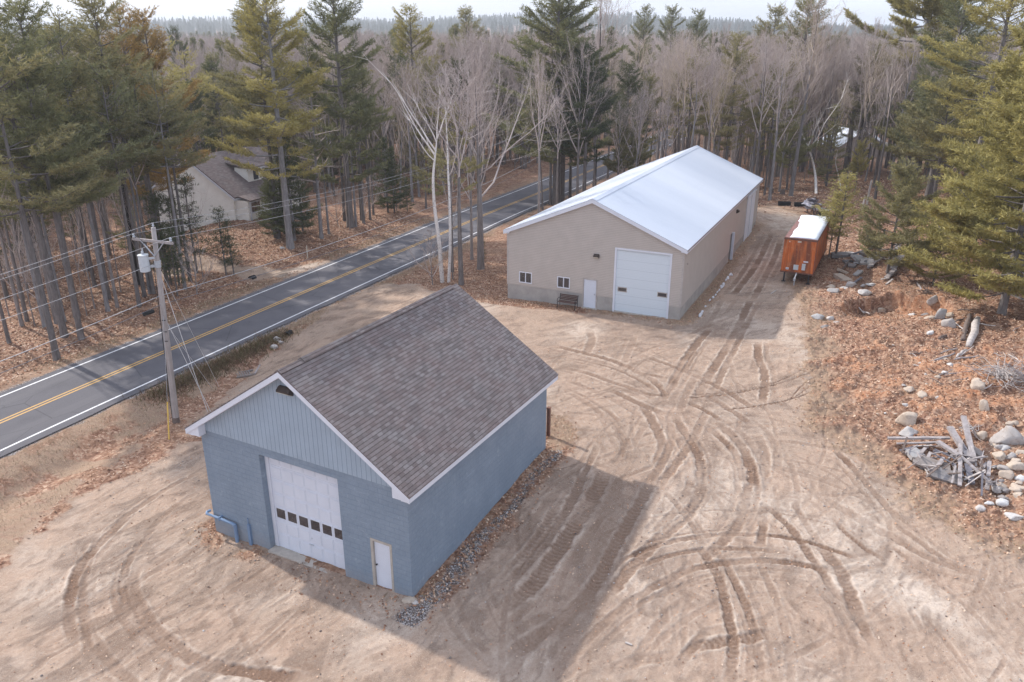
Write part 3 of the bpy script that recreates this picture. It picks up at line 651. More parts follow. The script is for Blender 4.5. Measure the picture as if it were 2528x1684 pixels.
ribbon('road_marking', -.20, -.08, .005, M['painty']); ribbon('road_marking', .08, .20, .005, M['painty'])
# ================================================================== blue garage
def wall_lamp(parent, at, out, w=.34, name='wall_lamp'):
    """bronze hooded wall pack; `out` = outward unit vector (x,y)"""
    x, y, z = at; ox, oy = out; sx, sy = -oy, ox
    m = MB(); P = lambda a, b, c: (x+sx*a+ox*b, y+sy*a+oy*b, z+c)
    prof = [(0,-.14),(0,.14),(.10,.14),(.24,.03),(.24,-.03),(.06,-.14)]
    m.add([P(-w/2, b, c) for b, c in prof]+[P(w/2, b, c) for b, c in prof], [tuple(range(6)), tuple(range(11, 5, -1))]+[(i, (i+1) % 6, (i+1) % 6+6, i+6) for i in range(6)])
    o = m.build(name, M['bronze'], parent)
    MB().add([P(-w/2+.03,.065,-.135),P(w/2-.03,.065,-.135),P(w/2-.03,.235,-.037),P(-w/2+.03,.235,-.037),P(-w/2+.03,.075,-.15),P(w/2-.03,.075,-.15),P(w/2-.03,.245,-.05),P(-w/2+.03,.245,-.05)],
        [(0,1,2,3),(7,6,5,4),(0,4,5,1),(1,5,6,2),(2,6,7,3),(3,7,4,0)]).build('lens', M['lens'], o)
    return o

GA = empty('block_garage', (GO[0], GO[1], 0), GYAW, 'blue painted block garage with white overhead door and brown shingle roof', 'garage')
gw, gl, gh, gr, gs, goe, gof = 9.67, 10.63, 4.26, 7.79, .66, .354, .377
m = MB(); zb = -1.4
m.box(-gw,-6.68,0,.3,zb,gh); m.box(-2.98,-1.71,0,.3,zb,gh); m.box(-.78,0,0,.3,zb,gh)
m.box(-6.68,-2.98,0,.3,3.90,gh); m.box(-1.71,-.78,0,.3,1.91,gh); m.box(-1.71,-.78,0,.3,zb,-.22); m.box(-6.68,-2.98,0.02,.3,zb,-.46)
m.box(-.3,0,.3,gl,zb,gh); m.box(-gw,-gw+.3,.3,gl,zb,gh); m.box(-gw+.3,-.3,gl-.3,gl,zb,gh)
m.build('wall', M['block'], GA)
MB().box(-gw-.004,.008,-.006,.30,gh-.0,gh+.0).v
for y0, y1 in ((-.035,.05),(gl-.05,gl+.035)):
    MB().prism([(-gw-.01,gh+.002),(.01,gh+.002),(.01,4.45),(-gw/2,4.45+gw/2*gs-.02),(-gw-.01,4.45)], y0, y1).build('gable_siding', M['gable'], GA)
def roof_chevron(w, oe, ridge, slope, th, y0, y1, ridge_dz=0):
    xr = -w/2; ex0, ex1 = -w-oe, oe; ze = ridge-(w/2+oe)*slope
    return [(ex1, ze), (xr, ridge), (ex0, ze), (ex0, ze-th), (xr, ridge-th), (ex1, ze-th)]
def chevron(m, w, oe, ridge, slope, th, y0, y1):
    q = roof_chevron(w, oe, ridge, slope, th, y0, y1)
    for a, b, c, d in ((0,1,4,5),(1,2,3,4)): m.prism([q[a], q[b], q[c], q[d]], y0, y1)
    return m
rf = chevron(MB(), gw, goe+.02, gr, gs, .05, -gof-.02, gl+gof+.02).build('roof', M['shingle'], GA)
fz = gr-.055
m = MB()
for y0, y1 in ((-gof-.015,-gof+.02),(gl+gof-.02,gl+gof+.015)): chevron(m, gw, goe, fz, gs, .21, y0, y1)
ze = fz-(gw/2+goe)*gs
for x0, x1 in ((goe-.03,goe+.004),(-gw-goe-.004,-gw-goe+.03)): m.box(x0,x1,-gof+.02,gl+gof-.02,ze-.20,ze-.005)
m.build('fascia', M['white'], rf)
m = MB()
for s in (0, 1):                                               # soffits and boxed returns
    x0, x1 = (0.002, goe-.03) if s == 0 else (-gw-goe+.03, -gw-.002)
    m.box(x0,x1,-gof+.02,gl+gof-.02,ze-.205,ze-.185)
    for y0, y1 in ((-gof+.022,-.04),(gl+.04,gl+gof-.022)):
        xa, xb = (goe-.032, -.34) if s == 0 else (-gw-goe+.032, -gw+.34)
        zc = fz-abs(xb-(-gw/2))*gs-.2
        m.prism([(xa,ze-.182),(xb,ze-.182),(xb,zc),(xa,ze-.06)], y0, y1)
q = [(-.30, fz-(gw/2-.30)*gs-.215), (-gw/2, fz-.215), (-gw+.30, fz-(gw/2-.30)*gs-.215)]
for a, b in ((0,1),(1,2)):
    for y0, y1 in ((-gof+.02,-.036),(gl+.036,gl+gof-.02)): m.prism([q[a], q[b], (q[b][0], q[b][1]+.02), (q[a][0], q[a][1]+.02)], y0, y1)
m.build('soffit', M['white'], rf)
m = MB(); hx = .16
for s in (1, -1): m.prism([(-gw/2, gr+.075), (-gw/2+s*hx, gr+.075-hx*gs), (-gw/2+s*hx, gr+.01-hx*gs), (-gw/2, gr+.01)], .75, gl-.1)
m.build('ridge_vent', M['shingle'], rf)
m = MB()
for s in (1, -1): m.prism([(-gw/2, gr+.03), (-gw/2+s*hx, gr+.03-hx*gs), (-gw/2+s*hx, gr+.004-hx*gs), (-gw/2, gr+.004)], -gof-.01, .745); 
m.build('ridge_cap', M['shingle'], rf)
# overhead door
d = MB(); x0, x1, z0, z1 = -6.50, -3.08, -.24, 3.86; d.box(x0,x1,.285,.33,z0,z1)
zs = [z0, .435, 1.035, 1.635, 2.235, 2.835, 3.42, z1]
for a, b in zip(zs[:-1], zs[1:]):
    d.box(x0,x1,.276,.285,b-.012 if b < z1 else b-.03,b)
    for k in range(6):
        ca, cb = -6.475+.565*k, -6.475+.565*(k+1)
        if abs(a-1.035) < .01: d.box(ca+.03,cb-.03,.268,.285,a+.04,a+.085); d.box(ca+.03,cb-.03,.268,.285,b-.10,b-.05); d.box(ca+.02,ca+.065,.268,.285,a+.085,b-.10); d.box(cb-.065,cb-.02,.268,.285,a+.085,b-.10)
        else:
            d.box(ca+.04,cb-.04,.2775,.285,a+.05,b-.06); d.box(ca+.075,cb-.075,.268,.2775,a+.085,b-.095)
dr = d.build('overhead_door', M['door_white'], GA)
for k in range(6):
    ca = -6.475+.565*k; MB().box(ca+.066,ca+.499,.274,.284,1.121,1.534).build('door_window', M['glass'], dr)
MB().box(-4.88,-4.66,.24,.268,.395,.42).build('handle', M['galv'], dr)
MB().tube([(-4.73,.268,.70),(-4.73,.25,.70)], .025, 8).build('lock', M['galv'], dr)
m = MB(); m.box(-6.675,-6.505,.25,.32,-.24,3.895); m.box(-3.075,-2.985,.25,.32,-.24,3.895); m.box(-6.505,-3.075,.25,.32,3.865,3.895); m.build('door_frame', M['white'], GA)
MB().box(-6.676,-2.984,-.16,.284,-.75,-.242).build('door_sill', M['sill'], GA)
MB().box(-1.60,-.88,.075,.12,-.12,1.80).build('entry_door', M['door_white'], GA)
kn = MB().tube([(-1.53,.075,.80),(-1.53,.03,.80),(-1.53,.0,.80)], [.02,.035,.02], 8).build('door_knob', M['dark'], GA)
m = MB(); m.box(-1.708,-1.605,-.01,.14,-.20,1.905); m.box(-.875,-.782,-.01,.14,-.20,1.905); m.box(-1.605,-.875,-.01,.14,1.81,1.905); m.build('entry_frame', M['sill'], GA)
MB().box(-1.74,-.75,-.10,.14,-.6,-.205).build('entry_sill', M['sill'], GA)
wall_lamp(GA, (-4.86,-.035,6.92), (0,-1), .58)
m = MB(); m.tube([(-9.98,.12,.40),(-9.98,-.05,.42),(-9.90,-.14,.42),(-9.5,-.14,.42),(-8.46,-.14,.40),(-8.36,-.14,.36),(-8.34,-.14,.25),(-8.34,-.14,-.7)], [.055,.055,.055,.055,.065,.085,.075,.075], 10)
m.box(-9.2,-9.14,-.20,0,.34,.5); m.build('vent_pipe', M['pipe_blue'], GA)
m = MB(); m.box(-7.75,-7.62,-.09,0,-.8,.55); m.tube([(-7.69,-.05,.55),(-7.69,-.05,.84)], .022, 8); m.build('conduit', M['pipe_blue'], GA)
x, y, z = G(1349,1083)
p = MB().box(-.07,.07,-.07,.07,-.3,1.45).box(-.09,.09,-.09,.09,1.45,1.49).build('guard_post', M['rust_brown']); p.location = (x+.1, y+.25, z); p.rotation_euler = (0,0,GYAW)
tag(p, 'dark brown post standing just behind the rear right corner of the blue garage', 'post')

# ================================================================== tan metal-roofed shed
SB = empty('long_shed', (BO[0], BO[1], .88), BYAW, 'long tan sided storage building with a frosted white metal roof', 'storage building')
bw, bl, bs, br, boe, bof = 12.53, 28.9, .418, 7.491, .20, .196
wt = 4.62
def wallpieces(m, x0, x1, y0, y1, z0, z1, holes):
    """front wall as butted boxes round the holes (x0,x1,z0,z1), sorted in x"""
    c = x0
    for a, b, h0, h1 in holes:
        m.box(c,a,y0,y1,z0,z1)
        if h1 < z1: m.box(a,b,y0,y1,h1,z1)
        if h0 > z0: m.box(a,b,y0,y1,z0,h0)
        c = b
    m.box(c,x1,y0,y1,z0,z1)
HW = [(-11.59,-10.61,1.08,1.89),(-8.69,-7.75,1.09,1.90),(-6.80,-5.76,.88,2.02),(-4.60,-.80,.88,4.36)]
m = MB(); wallpieces(m, -bw,0,0,.15,.88,wt,HW)
m.prism([(-bw,wt),(0,wt),(0,4.72),(-bw/2,4.72+bw/2*bs),(-bw,4.72)], 0, .15); m.prism([(-bw,wt),(0,wt),(0,4.72),(-bw/2,4.72+bw/2*bs),(-bw,4.72)], bl-.15, bl)
m.box(-.15,0,.15,15.95,.82,4.7); m.box(-.15,0,15.95,16.75,2.25,4.7); m.box(-.15,0,16.75,bl-.15,.82,4.7)
m.box(-bw,-bw+.15,.15,bl-.15,.82,4.7); m.box(-bw+.15,-.15,bl-.15,bl,.82,wt)
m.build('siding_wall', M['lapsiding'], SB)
m = MB(); m.box(-bw+.02,-6.80,.02,.2,-1.3,.878); m.box(-5.76,-4.60,.02,.2,-1.3,.878); m.box(-.80,-.02,.02,.2,-1.3,.878)
m.box(-.2,-.02,.2,15.95,-1.3,.818); m.box(-.2,-.02,16.75,bl-.02,-1.3,.818); m.box(-bw+.02,-bw+.2,.2,bl-.02,-1.3,.818); m.box(-bw+.2,-.2,bl-.2,bl-.02,-1.3,.818)
m.build('foundation', M['concrete'], SB)
m = MB()
for pc in (((-.10,.014,-.014,-.001),(.001,.014,-.001,.10)),((-bw-.014,-bw+.10,-.014,-.001),(-bw-.014,-bw-.001,-.001,.10)),((.001,.014,bl-.10,bl+.01),)):
    m = MB(); [m.box(*q_,.84,4.66) for q_ in pc]; m.build('corner_trim', M['farsiding'], SB)
rf = chevron(MB(), bw, boe+.02, br, bs, .05, -bof-.02, bl+bof+.02).build('roof', M['metalroof'], SB)
fz = br-.055; ze = fz-(bw/2+boe)*bs
m = MB()
for y0, y1 in ((-bof-.012,-bof+.03),(bl+bof-.03,bl+bof+.012)): chevron(m, bw, boe, fz, bs, .23, y0, y1)
for x0, x1 in ((boe-.03,boe+.004),(-bw-boe-.004,-bw-boe+.03)): m.box(x0,x1,-bof+.03,bl+bof-.03,ze-.19,ze-.06)
for s in (0,1):
    x0, x1 = (.016, boe-.03) if s == 0 else (-bw-boe+.03, -bw-.016); m.box(x0,x1,-bof+.03,bl+bof-.03,ze-.195,ze-.175)
    xa, xb = (boe-.032,-.2) if s == 0 else (-bw-boe+.032,-bw+.2)
    m.prism([(xa,ze-.172),(xb,ze-.172),(xb,ze+.02),(xa,ze-.05)], -bof+.032, -.016)
q = [(-.2, fz-(bw/2-.2)*bs-.235), (-bw/2, fz-.235), (-bw+.2, fz-(bw/2-.2)*bs-.235)]
for a, b in ((0,1),(1,2)): m.prism([q[a], q[b], (q[b][0], q[b][1]+.02), (q[a][0], q[a][1]+.02)], -bof+.03, -.016)
m.build('fascia', M['white'], rf)
m = MB()
for x0, x1 in ((boe-.028,boe+.03),(-bw-boe-.03,-bw-boe+.028)): m.box(x0,x1,-bof+.03,bl+bof-.03,ze-.058,ze-.006)
m.build('drip_edge', M['rust_brown'], rf)
m = MB()
for s in (1,-1): m.prism([(-bw/2, br+.03), (-bw/2+s*.3, br+.03-.3*bs), (-bw/2+s*.3, br+.006-.3*bs), (-bw/2, br+.006)], -bof-.01, bl+bof+.01)
m.build('ridge_cap', M['metalroof'], rf)
def m_ribdoor():
    t = NT('ribbed door'); s = t.n('ShaderNodeSeparateXYZ', {0: t.uv()}); f = t.math('FRACT', t.math('DIVIDE', s.outputs[1], .105)); g = t.math('LESS_THAN', f, .14)
    sec = t.math('LESS_THAN', t.math('FRACT', t.math('DIVIDE', t.math('ADD', s.outputs[1], .1), .61)), .03)
    c = t.mix(t.math('MULTIPLY', g, .35), (.64,.70,.76), (.42,.48,.55)); c = t.mix(t.math('MULTIPLY', sec, .6), c, (.35,.40,.46)); t.col(c).rough(.45); t.bump(t.math('SUBTRACT', 1, g), .5, .01); return t.m
M['ribdoor'] = m_ribdoor()
dr = MB().box(-4.50,-.90,.07,.12,.0,4.27).build('overhead_door', M['ribdoor'], SB)
for a, b in ((-4.29,-3.74),(-1.56,-1.0)):
    m = MB(); m.box(a-.05,b+.05,.045,.07,1.38,1.43); m.box(a-.05,b+.05,.045,.07,1.66,1.71); m.box(a-.05,a,.045,.07,1.43,1.66); m.box(b,b+.05,.045,.07,1.43,1.66); f = m.build('door_window', M['farsiding'], dr)
    MB().box(a,b,.055,.069,1.43,1.66).build('pane', M['glass'], f)
m = MB(); m.box(-4.62,-4.50,-.03,.13,-.1,4.28); m.box(-.90,-.78,-.03,.13,-.1,4.28); m.box(-4.62,-.78,-.03,.13,4.28,4.38); m.build('door_trim', M['white'], SB)
MB().box(-4.50,-.90,-.08,.20,-.5,-.01).build('door_sill', M['sill'], SB)
MB().box(-6.72,-5.84,.03,.08,-.05,1.94).build('entry_door', M['ribdoor'] if False else M['door_white'], SB)
m = MB(); m.box(-6.80,-6.73,-.02,.10,-.2,2.02); m.box(-5.83,-5.76,-.02,.10,-.2,2.02); m.box(-6.73,-5.83,-.02,.10,1.95,2.02); m.build('entry_frame', M['farsiding'], SB)
MB().tube([(-5.93,.03,.95),(-5.93,-.04,.95)], .035, 8).build('door_knob', M['galv'], SB)
MB().box(-6.84,-5.72,-.15,.2,-.5,-.06).build('entry_sill', M['sill'], SB)
for x0, x1, z0, z1 in HW[:2]:
    m = MB(); w = .06
    m.box(x0,x1,-.02,.08,z0,z0+w); m.box(x0,x1,-.02,.08,z1-w,z1); m.box(x0,x0+w,-.02,.08,z0+w,z1-w); m.box(x1-w,x1,-.02,.08,z0+w,z1-w); m.box((x0+x1)/2-.03,(x0+x1)/2+.03,-.01,.08,z0+w,z1-w)
    wn = m.build('window', M['white'], SB); MB().box(x0+w,x1-w,.03,.06,z0+w,z1-w).build('pane', M['glass'], wn)
wall_lamp(SB, (-5.87,0,3.66), (0,-1), .36); wall_lamp(SB, (0,17.6,3.85), (1,0), .32)
m = MB(); m.box(.01,.07,22.5,24.25,.05,4.15); m.box(.075,.13,24.27,26.05,-.05,4.15); m.box(.01,.16,22.3,26.4,4.16,4.30); m.build('sliding_door', M['ribdoor'] if False else M['white'], SB)
m = MB(); m.box(.0,.20,16.60,16.74,-.02,2.3); m.build('side_door', M['door_white'], SB)
MB().box(-.3,-.2,15.95,16.75,-.3,2.25).build('doorway_shade_board', M['dark'], SB)  # dark backing board, its colour standing in for the shade inside the opening
MB().tube([(.03,.9,3.6),(.07,.9,3.6)], .06, 8).build('vent_cap', M['farsiding'], SB)

# ================================================================== cream house behind the trees
HA = math.atan2(.91, .41)-pi/2
HO = empty('cream_house', (-27.6,78.6,1.0), HA, 'cream clapboard house with brown roof and dormer behind the roadside pines', 'house')
# local x: along gable wall to the right(+)/left(-);  local y: away along the eave side
hw, hl, hs = 10.6, 10.4, .62
m = MB(); m.box(-hw,0,0,hl,-5,2.45); m.prism([(-hw,2.45),(0,2.45),(-hw/2,2.45+hw/2*hs)], 0, hl); m.box(.0,1.6,0.2,2.2,-3,1.98)
m.build('wall', M['lapcream'], HO)
rf = chevron(MB(), hw, .45, 2.62+hw/2*hs, hs, .12, -.3, hl+.3).build('roof', M['shingle_house'], HO)
m = MB(); chevron(m, hw, .46, 2.5+hw/2*hs, hs, .22, -.34, -.28); m.box(.42,.5,-.28,hl+.3,2.0,2.2); m.build('fascia', M['white'], rf)
dm = MB(); dm.box(-2.6,-.9,3.4,5.6,2.9,4.55); dmo = dm.build('dormer', M['lapcream'], rf)
MB().prism([(-3.6,4.95),(-.7,4.5),(-.7,4.62),(-3.6,5.07)], 3.2, 5.8).build('dormer_roof', M['shingle_house'], dmo)
MB().box(-.92,-.86,4.2,4.9,3.3,4.3).build('window', M['glass'], dmo)
MB().box(-.72,-.66,3.2,5.8,4.38,4.52).build('dormer_trim', M['white'], dmo)
m = MB(); m.box(1.6,1.7,.4,.5,-2,2.1); m.box(1.6,1.7,2.2,2.3,-2,2.1); m.box(1.6,1.7,4.2,4.3,-2,2.1); m.box(.0,1.65,2.21,4.2,-.2,.0); m.build('porch', M['white'], HO)
MB().prism([(.5,2.25),(1.95,1.95),(1.95,2.07),(.5,2.37)], .2, 4.6).build('porch_roof', M['shingle_house'], HO)
for y0, y1, z0, z1 in ((.6,1.8,.75,1.75),(6,7.2,.4,1.6)):
    ox_ = 1.6 if y0 < 1 else 0
    f = MB().box(ox_,ox_+.07,y0-.08,y1+.08,z0-.08,z1+.08).build('window', M['white'], HO); MB().box(ox_+.071,ox_+.085,y0,y1,z0,z1).build('pane', M['glass'], f)
f = MB().box(0,.06,2.6,3.7,0,2.0).build('front_door', M['door_white'], HO)
f = MB().box(-9.4,-8.3,-.06,0,-3.1,-2.2).build('window', M['white'], HO); MB().box(-9.3,-8.4,-.075,-.061,-3.0,-2.3).build('pane', M['glass'], f)

# pale house far behind on the right
x, y = 61.0, 147.0; z = float(T(x, y))
FH = empty('far_house', (x, y, z), .35, 'distant grey house with a bright white roof glimpsed through the bare trees', 'house'); FH.scale = (.68, .68, .72)
MB().box(-7,7,-4,4,-2,3.2).prism([(-7,3.2),(7,3.2),(0,6.6)], -4, 4).build('wall', M['farsiding'], FH)
chevron(MB(), 14, .5, 0, .5, .15, -4.6, 4.6).build('roof', M['tarp'], FH).location = (7, 0, 6.9)
MB().box(7.2,15,-2.5,4,-2,2.6).build('wing', M['farsiding'], FH); 
o = chevron(MB(), 6.5, .4, 0, .4, .15, -.3, 8.2).build('wing_roof', M['tarp'], FH); o.location = (7.2, 4, 3.9); o.rotation_euler = (0,0,-pi/2)
for q in (-4.5,-1.5,2): 
    f = MB().box(q,q+1.1,-4.08,-4.002,.9,2.1).build('window', M['glass'], FH)

# ================================================================== utility pole and lines
px, py, pz = G(436,1043.6)
UP = empty('utility_pole', (px, py, pz), 0, 'weathered wooden utility pole with crossarm and grey transformer beside the road', 'utility pole')
zt = 9.85-pz; lean = np.array([.045,.0])
def pt(z): return np.array([lean[0]*z, lean[1]*z, z])
m = MB(); m.tube([pt(q) for q in (-1.0,0,2,4,6,8,zt)], [.175,.17,.16,.15,.138,.122,.11], 14); m.build('post', M['pole'], UP, smooth=True)
m = MB(); m.tube([pt(q) for q in (-.1,.0,.22,.34)], [.19,.185,.178,.168], 14); m.build('post_base', M['log'], UP)
ca = np.array([.93,-.36,0]); cz = zt-.62
c0 = pt(cz)+np.array([-.36,-.93,0])*.15
MB().bar(c0-ca*1.22, c0+ca*1.22, .10, .12).build('crossarm', M['pole'], UP)
for s in (-1, 1): MB().bar(c0+ca*s*.72+np.array([-.36,-.93,0])*.04, pt(cz-.75)+np.array([-.36,-.93,0])*.13, .05, .03).build('crossarm_brace', M['galv'], UP)
tips = []
for s in (-1.12, 1.12):
    q = c0+ca*s; MB().tube([q+np.array([0,0,.05]), q+np.array([0,0,.12]), q+np.array([0,0,.16]), q+np.array([0,0,.2]), q+np.array([0,0,.27])], [.02,.07,.04,.07,.04], 10).build('insulator', M['galv'], UP); tips.append(q+np.array([px,py,pz+.27]))
q = pt(zt); MB().tube([q, q+np.array([0,0,.1]), q+np.array([0,0,.14]), q+np.array([0,0,.22])], [.02,.06,.035,.05], 10).build('insulator', M['galv'], UP); tips.append(q+np.array([px,py,pz+.22]))
tq = pt(cz-1.0)+np.array([-.52,-.28,0])
m = MB(); m.tube([tq+np.array([0,0,a]) for a in (-.46,-.44,.30,.33,.37,.40)], [.20,.23,.235,.25,.25,.14], 18)
to = m.build('transformer', M['transf'], UP, smooth=False)
MB().tube([tq+np.array([.0,.0,.38]), tq+np.array([0,0,.5]), tq+np.array([.02,0,.56]), tq+np.array([.02,0,.68])], [.05,.07,.04,.05], 8).build('bushing', M['galv'], to)
MB().tube([tq+np.array([.02,0,.66]), tq+np.array([.1,.1,.95]), tips[0]-np.array([px,py,pz])], .012, 5).build('lead_wire', M['dark'], to)
for a_, b_ in ((.15,.85),(-.25,1.25)): MB().bar(tq+np.array([.2,.1,a_]), pt(cz-b_), .06, .10).build('bracket', M['galv'], UP)
MB().tube([pt(cz-1.32), pt(cz-1.0)], .15, 14).build('pole_band', M['galv'], UP)
MB().tube([pt(z_)+np.array([-.17,-.05,0]) for z_ in (.0,3,6,cz-1)], .018, 6).build('ground_wire', M['dark'], UP)
for bz in (4.6,5.1,5.7): MB().bar(pt(bz)+np.array([-.05,-.15,0]), pt(bz)+np.array([.12,-.15,0]), .03, .03).build('bolt', M['dark'], UP)
def gpt(a, b): g_ = G(a, b); return np.array(g_)-np.array([px,py,pz])
for z_, (a, b), r in ((cz-1.4,(513,1018),.017),(5.9,(520,1016),.015),(cz-1.2,(541,955),.010),(5.6,(524,958),.010)):
    MB().tube([pt(z_), gpt(a, b)], r, 5).build('guy_wire', M['guy'], UP)
ge = gpt(417.5,1086); gs0 = pt(6.3); gm = ge+(gs0-ge)*.29
MB().tube([gs0, ge], .012, 5).build('guy_wire', M['wire'], UP); MB().tube([gm, ge], .035, 8).build('guy_guard', M['yellow'], UP)
# the next pole of the line, standing in the big pine beyond
p2 = np.array([5.45, 91.8]); z2 = float(T(*p2))
o = empty('utility_pole', (*p2, z2), 0, 'far utility pole half hidden by the tall pine beside the tan building', 'utility pole')
MB().tube([(0,0,-1),(0,0,5),(0,0,9.8)], [.17,.14,.11], 10).build('post', M['pole'], o); MB().bar((-1.1,.45,9.2),(1.1,-.45,9.2),.1,.12).build('crossarm', M['pole'], o)
def wire(a, b, sag, r, mat, name, label, group, cat):
    P = [np.array(a)*(1-t)+np.array(b)*t-np.array([0,0,4*sag*t*(1-t)]) for t in np.linspace(0, 1, 33)]
    tag(MB().tube(P, r, 5, False).build(name, mat), label, cat, group)
far_t = [np.array([p2[0]-1.0, p2[1]+.4, z2+9.4]), np.array([p2[0]+1.0, p2[1]-.4, z2+9.4]), np.array([p2[0], p2[1], z2+9.9])]
near_t = [np.array([-40.6,-3.6,9.3]), np.array([-38.4,-4.6,9.3]), np.array([-39.5,-4.1,9.9])]
wl = ['leftmost overhead power wire, on the crossarm end above the transformer', 'overhead power wire on the crossarm end nearest the blue garage', 'topmost overhead power wire, carried on the pole tip']
for i in range(3):
    wire(tips[i], far_t[i], 1.35, .010, M['wire'], 'power_line', wl[i]+', span beyond the pole', None, 'cable'); wire(near_t[i], tips[i], 1.2, .010, M['wire'], 'power_line', wl[i]+', span running out left', None, 'cable')
wire(near_t[0]-np.array([0,0,1.3]), pt(cz-1.1)+np.array([px,py,pz]), 1.1, .011, M['wire'], 'power_line', 'lower neutral wire running left from just under the transformer', None, 'cable')
c1 = pt(6.95)+np.array([px,py,pz]); c2 = pt(6.5)+np.array([px,py,pz])
wire(c1, (p2[0],p2[1],z2+6.6), 1.1, .018, M['wire'], 'communication_cable', 'upper thick communication cable running from mid pole over the far roadside', None, 'cable')
wire((-39.4,-4,6.4), c1, 1.0, .018, M['wire'], 'communication_cable', 'upper thick communication cable running left from mid pole', None, 'cable')
wire(c2, (p2[0],p2[1],z2+6.0), 1.15, .014, M['cable'], 'communication_cable', 'lower dark communication cable running from mid pole over the far roadside', None, 'cable')
wire((-39.4,-4,5.9), c2, 1.05, .014, M['cable'], 'communication_cable', 'lower dark communication cable carrying the black splice case', None, 'cable')
t_ = .982; P = np.array((-39.4,-4,5.9))*(1-t_)+c2*t_-np.array([0,0,4*1.05*t_*(1-t_)]); dd = norm(c2-np.array((-39.4,-4,5.9)))
o = MB().tube([P-dd*.31-np.array([0,0,.12]), P-dd*.28-np.array([0,0,.12]), P+dd*.28-np.array([0,0,.12]), P+dd*.31-np.array([0,0,.12])], [.05,.095,.095,.05], 12).bar(P+dd*.2, P+dd*.2-np.array([0,0,.12]), .03,.03).bar(P-dd*.2, P-dd*.2-np.array([0,0,.12]), .03,.03).build('splice_case', M['black'])
tag(o, 'black cylindrical splice case hanging from the lower cable near the pole', 'splice case')

# ================================================================== trailer
x, y = 22.15, 56.4; z = float(T(x, y))
TA = math.atan2(.894,.446)-pi/2
TR = empty('box_trailer', (x, y, z), TA, 'rusty orange box trailer with white sheeted roof parked by the dirt track', 'trailer')
tw, tl, t0, t1 = 2.3, 8.5, .82, 3.33
MB().box(-tw,0,0,tl,t0,t1).build('body', M['trailer'], TR)
m = MB()
for x0, x1, y0, y1 in ((-tw-.02,.02,-.02,.0),(-tw-.02,-tw,0,tl),(0,.02,0,tl)): m.box(x0,x1,y0,y1,t1-.12,t1+.015)
m.box(-tw-.03,.03,-.03,.0,t0-.10,t0); m.box(-tw-.03,-tw,0,tl,t0-.10,t0); m.box(0,.03,0,tl,t0-.10,t0); m.box(.02-.04,.02,-.025,-.0,t0,t1-.12); m.build('frame_rail', M['rust_brown'], TR)
MB().box(-tw,0,.0,tl,t1+.001,t1+.03).build('roof', M['roofrim'], TR)
m = MB(); V = []; nn = 14
for j in range(nn+1):
    yy = .12+(tl-.14)*j/nn; xl = -tw+.34+.05*sin(j*1.3)-(.28 if j > 9 else 0)
    for i in range(7):
        xx = xl+(.0-xl-.0)*i/6; V.append((xx-.02*(i == 6), yy, t1+.05+.06*sin(pi*i/6)+.012*sin(i*2.1+j*1.7)))
F = [(j*7+i, j*7+i+1, (j+1)*7+i+1, (j+1)*7+i) for j in range(nn) for i in range(6)]
B_ = [(v[0], v[1], t1+.031) for v in V]; k = len(V); m.add(V+B_, F+[tuple(a+k for a in f[::-1]) for f in F]+[(i, i+1, i+1+k, i+k) for i in range(6)]+[(nn*7+i, nn*7+i+k, nn*7+i+1+k, nn*7+i+1) for i in range(6)]+[(j*7, j*7+k, (j+1)*7+k, (j+1)*7) for j in range(nn)]+[(j*7+6, (j+1)*7+6, (j+1)*7+6+k, j*7+6+k) for j in range(nn)])
m.build('roof_sheet', M['tarp'], TR, smooth=True)
for q_ in ((-tw+.35,-tw+.43,-.03,-.001,t1-.30,t1-.22),(-1.35,-1.10,-.07,-.001,t1-.26,t1-.16)): MB().box(*q_).build('marker_light', M['lens'], TR)
for a, b, c, d_ in ((-1.42,-1.08,1.02,1.38),(-.84,-.60,1.05,1.52),(-1.95,-1.75,.98,1.12)): MB().box(a,b,-.12,-.001,c,d_).build('junction_box', M['transf'], TR)
MB().box(-.78,-.45,-.012,-.001,1.62,1.72).build('decal', M['white'], TR)
m = MB(); m.bar((-1.15,-.05,t0-.06),(-1.15,-.85,.55),.07,.07); m.box(-1.22,-1.08,-.95,-.80,.40,.6); m.tube([(-1.15,-.8,.02),(-1.15,-.8,.5)], .035, 8); m.build('tow_bar', M['galv'], TR)
for a in (-tw+.28,-.28):
    m = MB(); m.bar((a,.12,t0-.05),(a,.12,.02),.10,.10); m.box(a-.14,a+.14,-.02,.26,.0,.03); m.build('landing_leg', M['dark'], TR)
MB().box(-tw+.3,-.3,5.6,6.9,.55,.9).build('axle_frame', M['dark'], TR)
for yy in (5.8,6.75):
    for a in (-tw+.12,-.32):
        wq = MB().tube([(a,yy,.42),(a+.02,yy,.42),(a+.20,yy,.42),(a+.22,yy,.42)], [.34,.42,.42,.34], 18).build('wheel', M['black'], TR)
        MB().tube([(a-.01,yy,.42),(a+.23,yy,.42)], .2, 12).build('rim', M['galv'], wq)

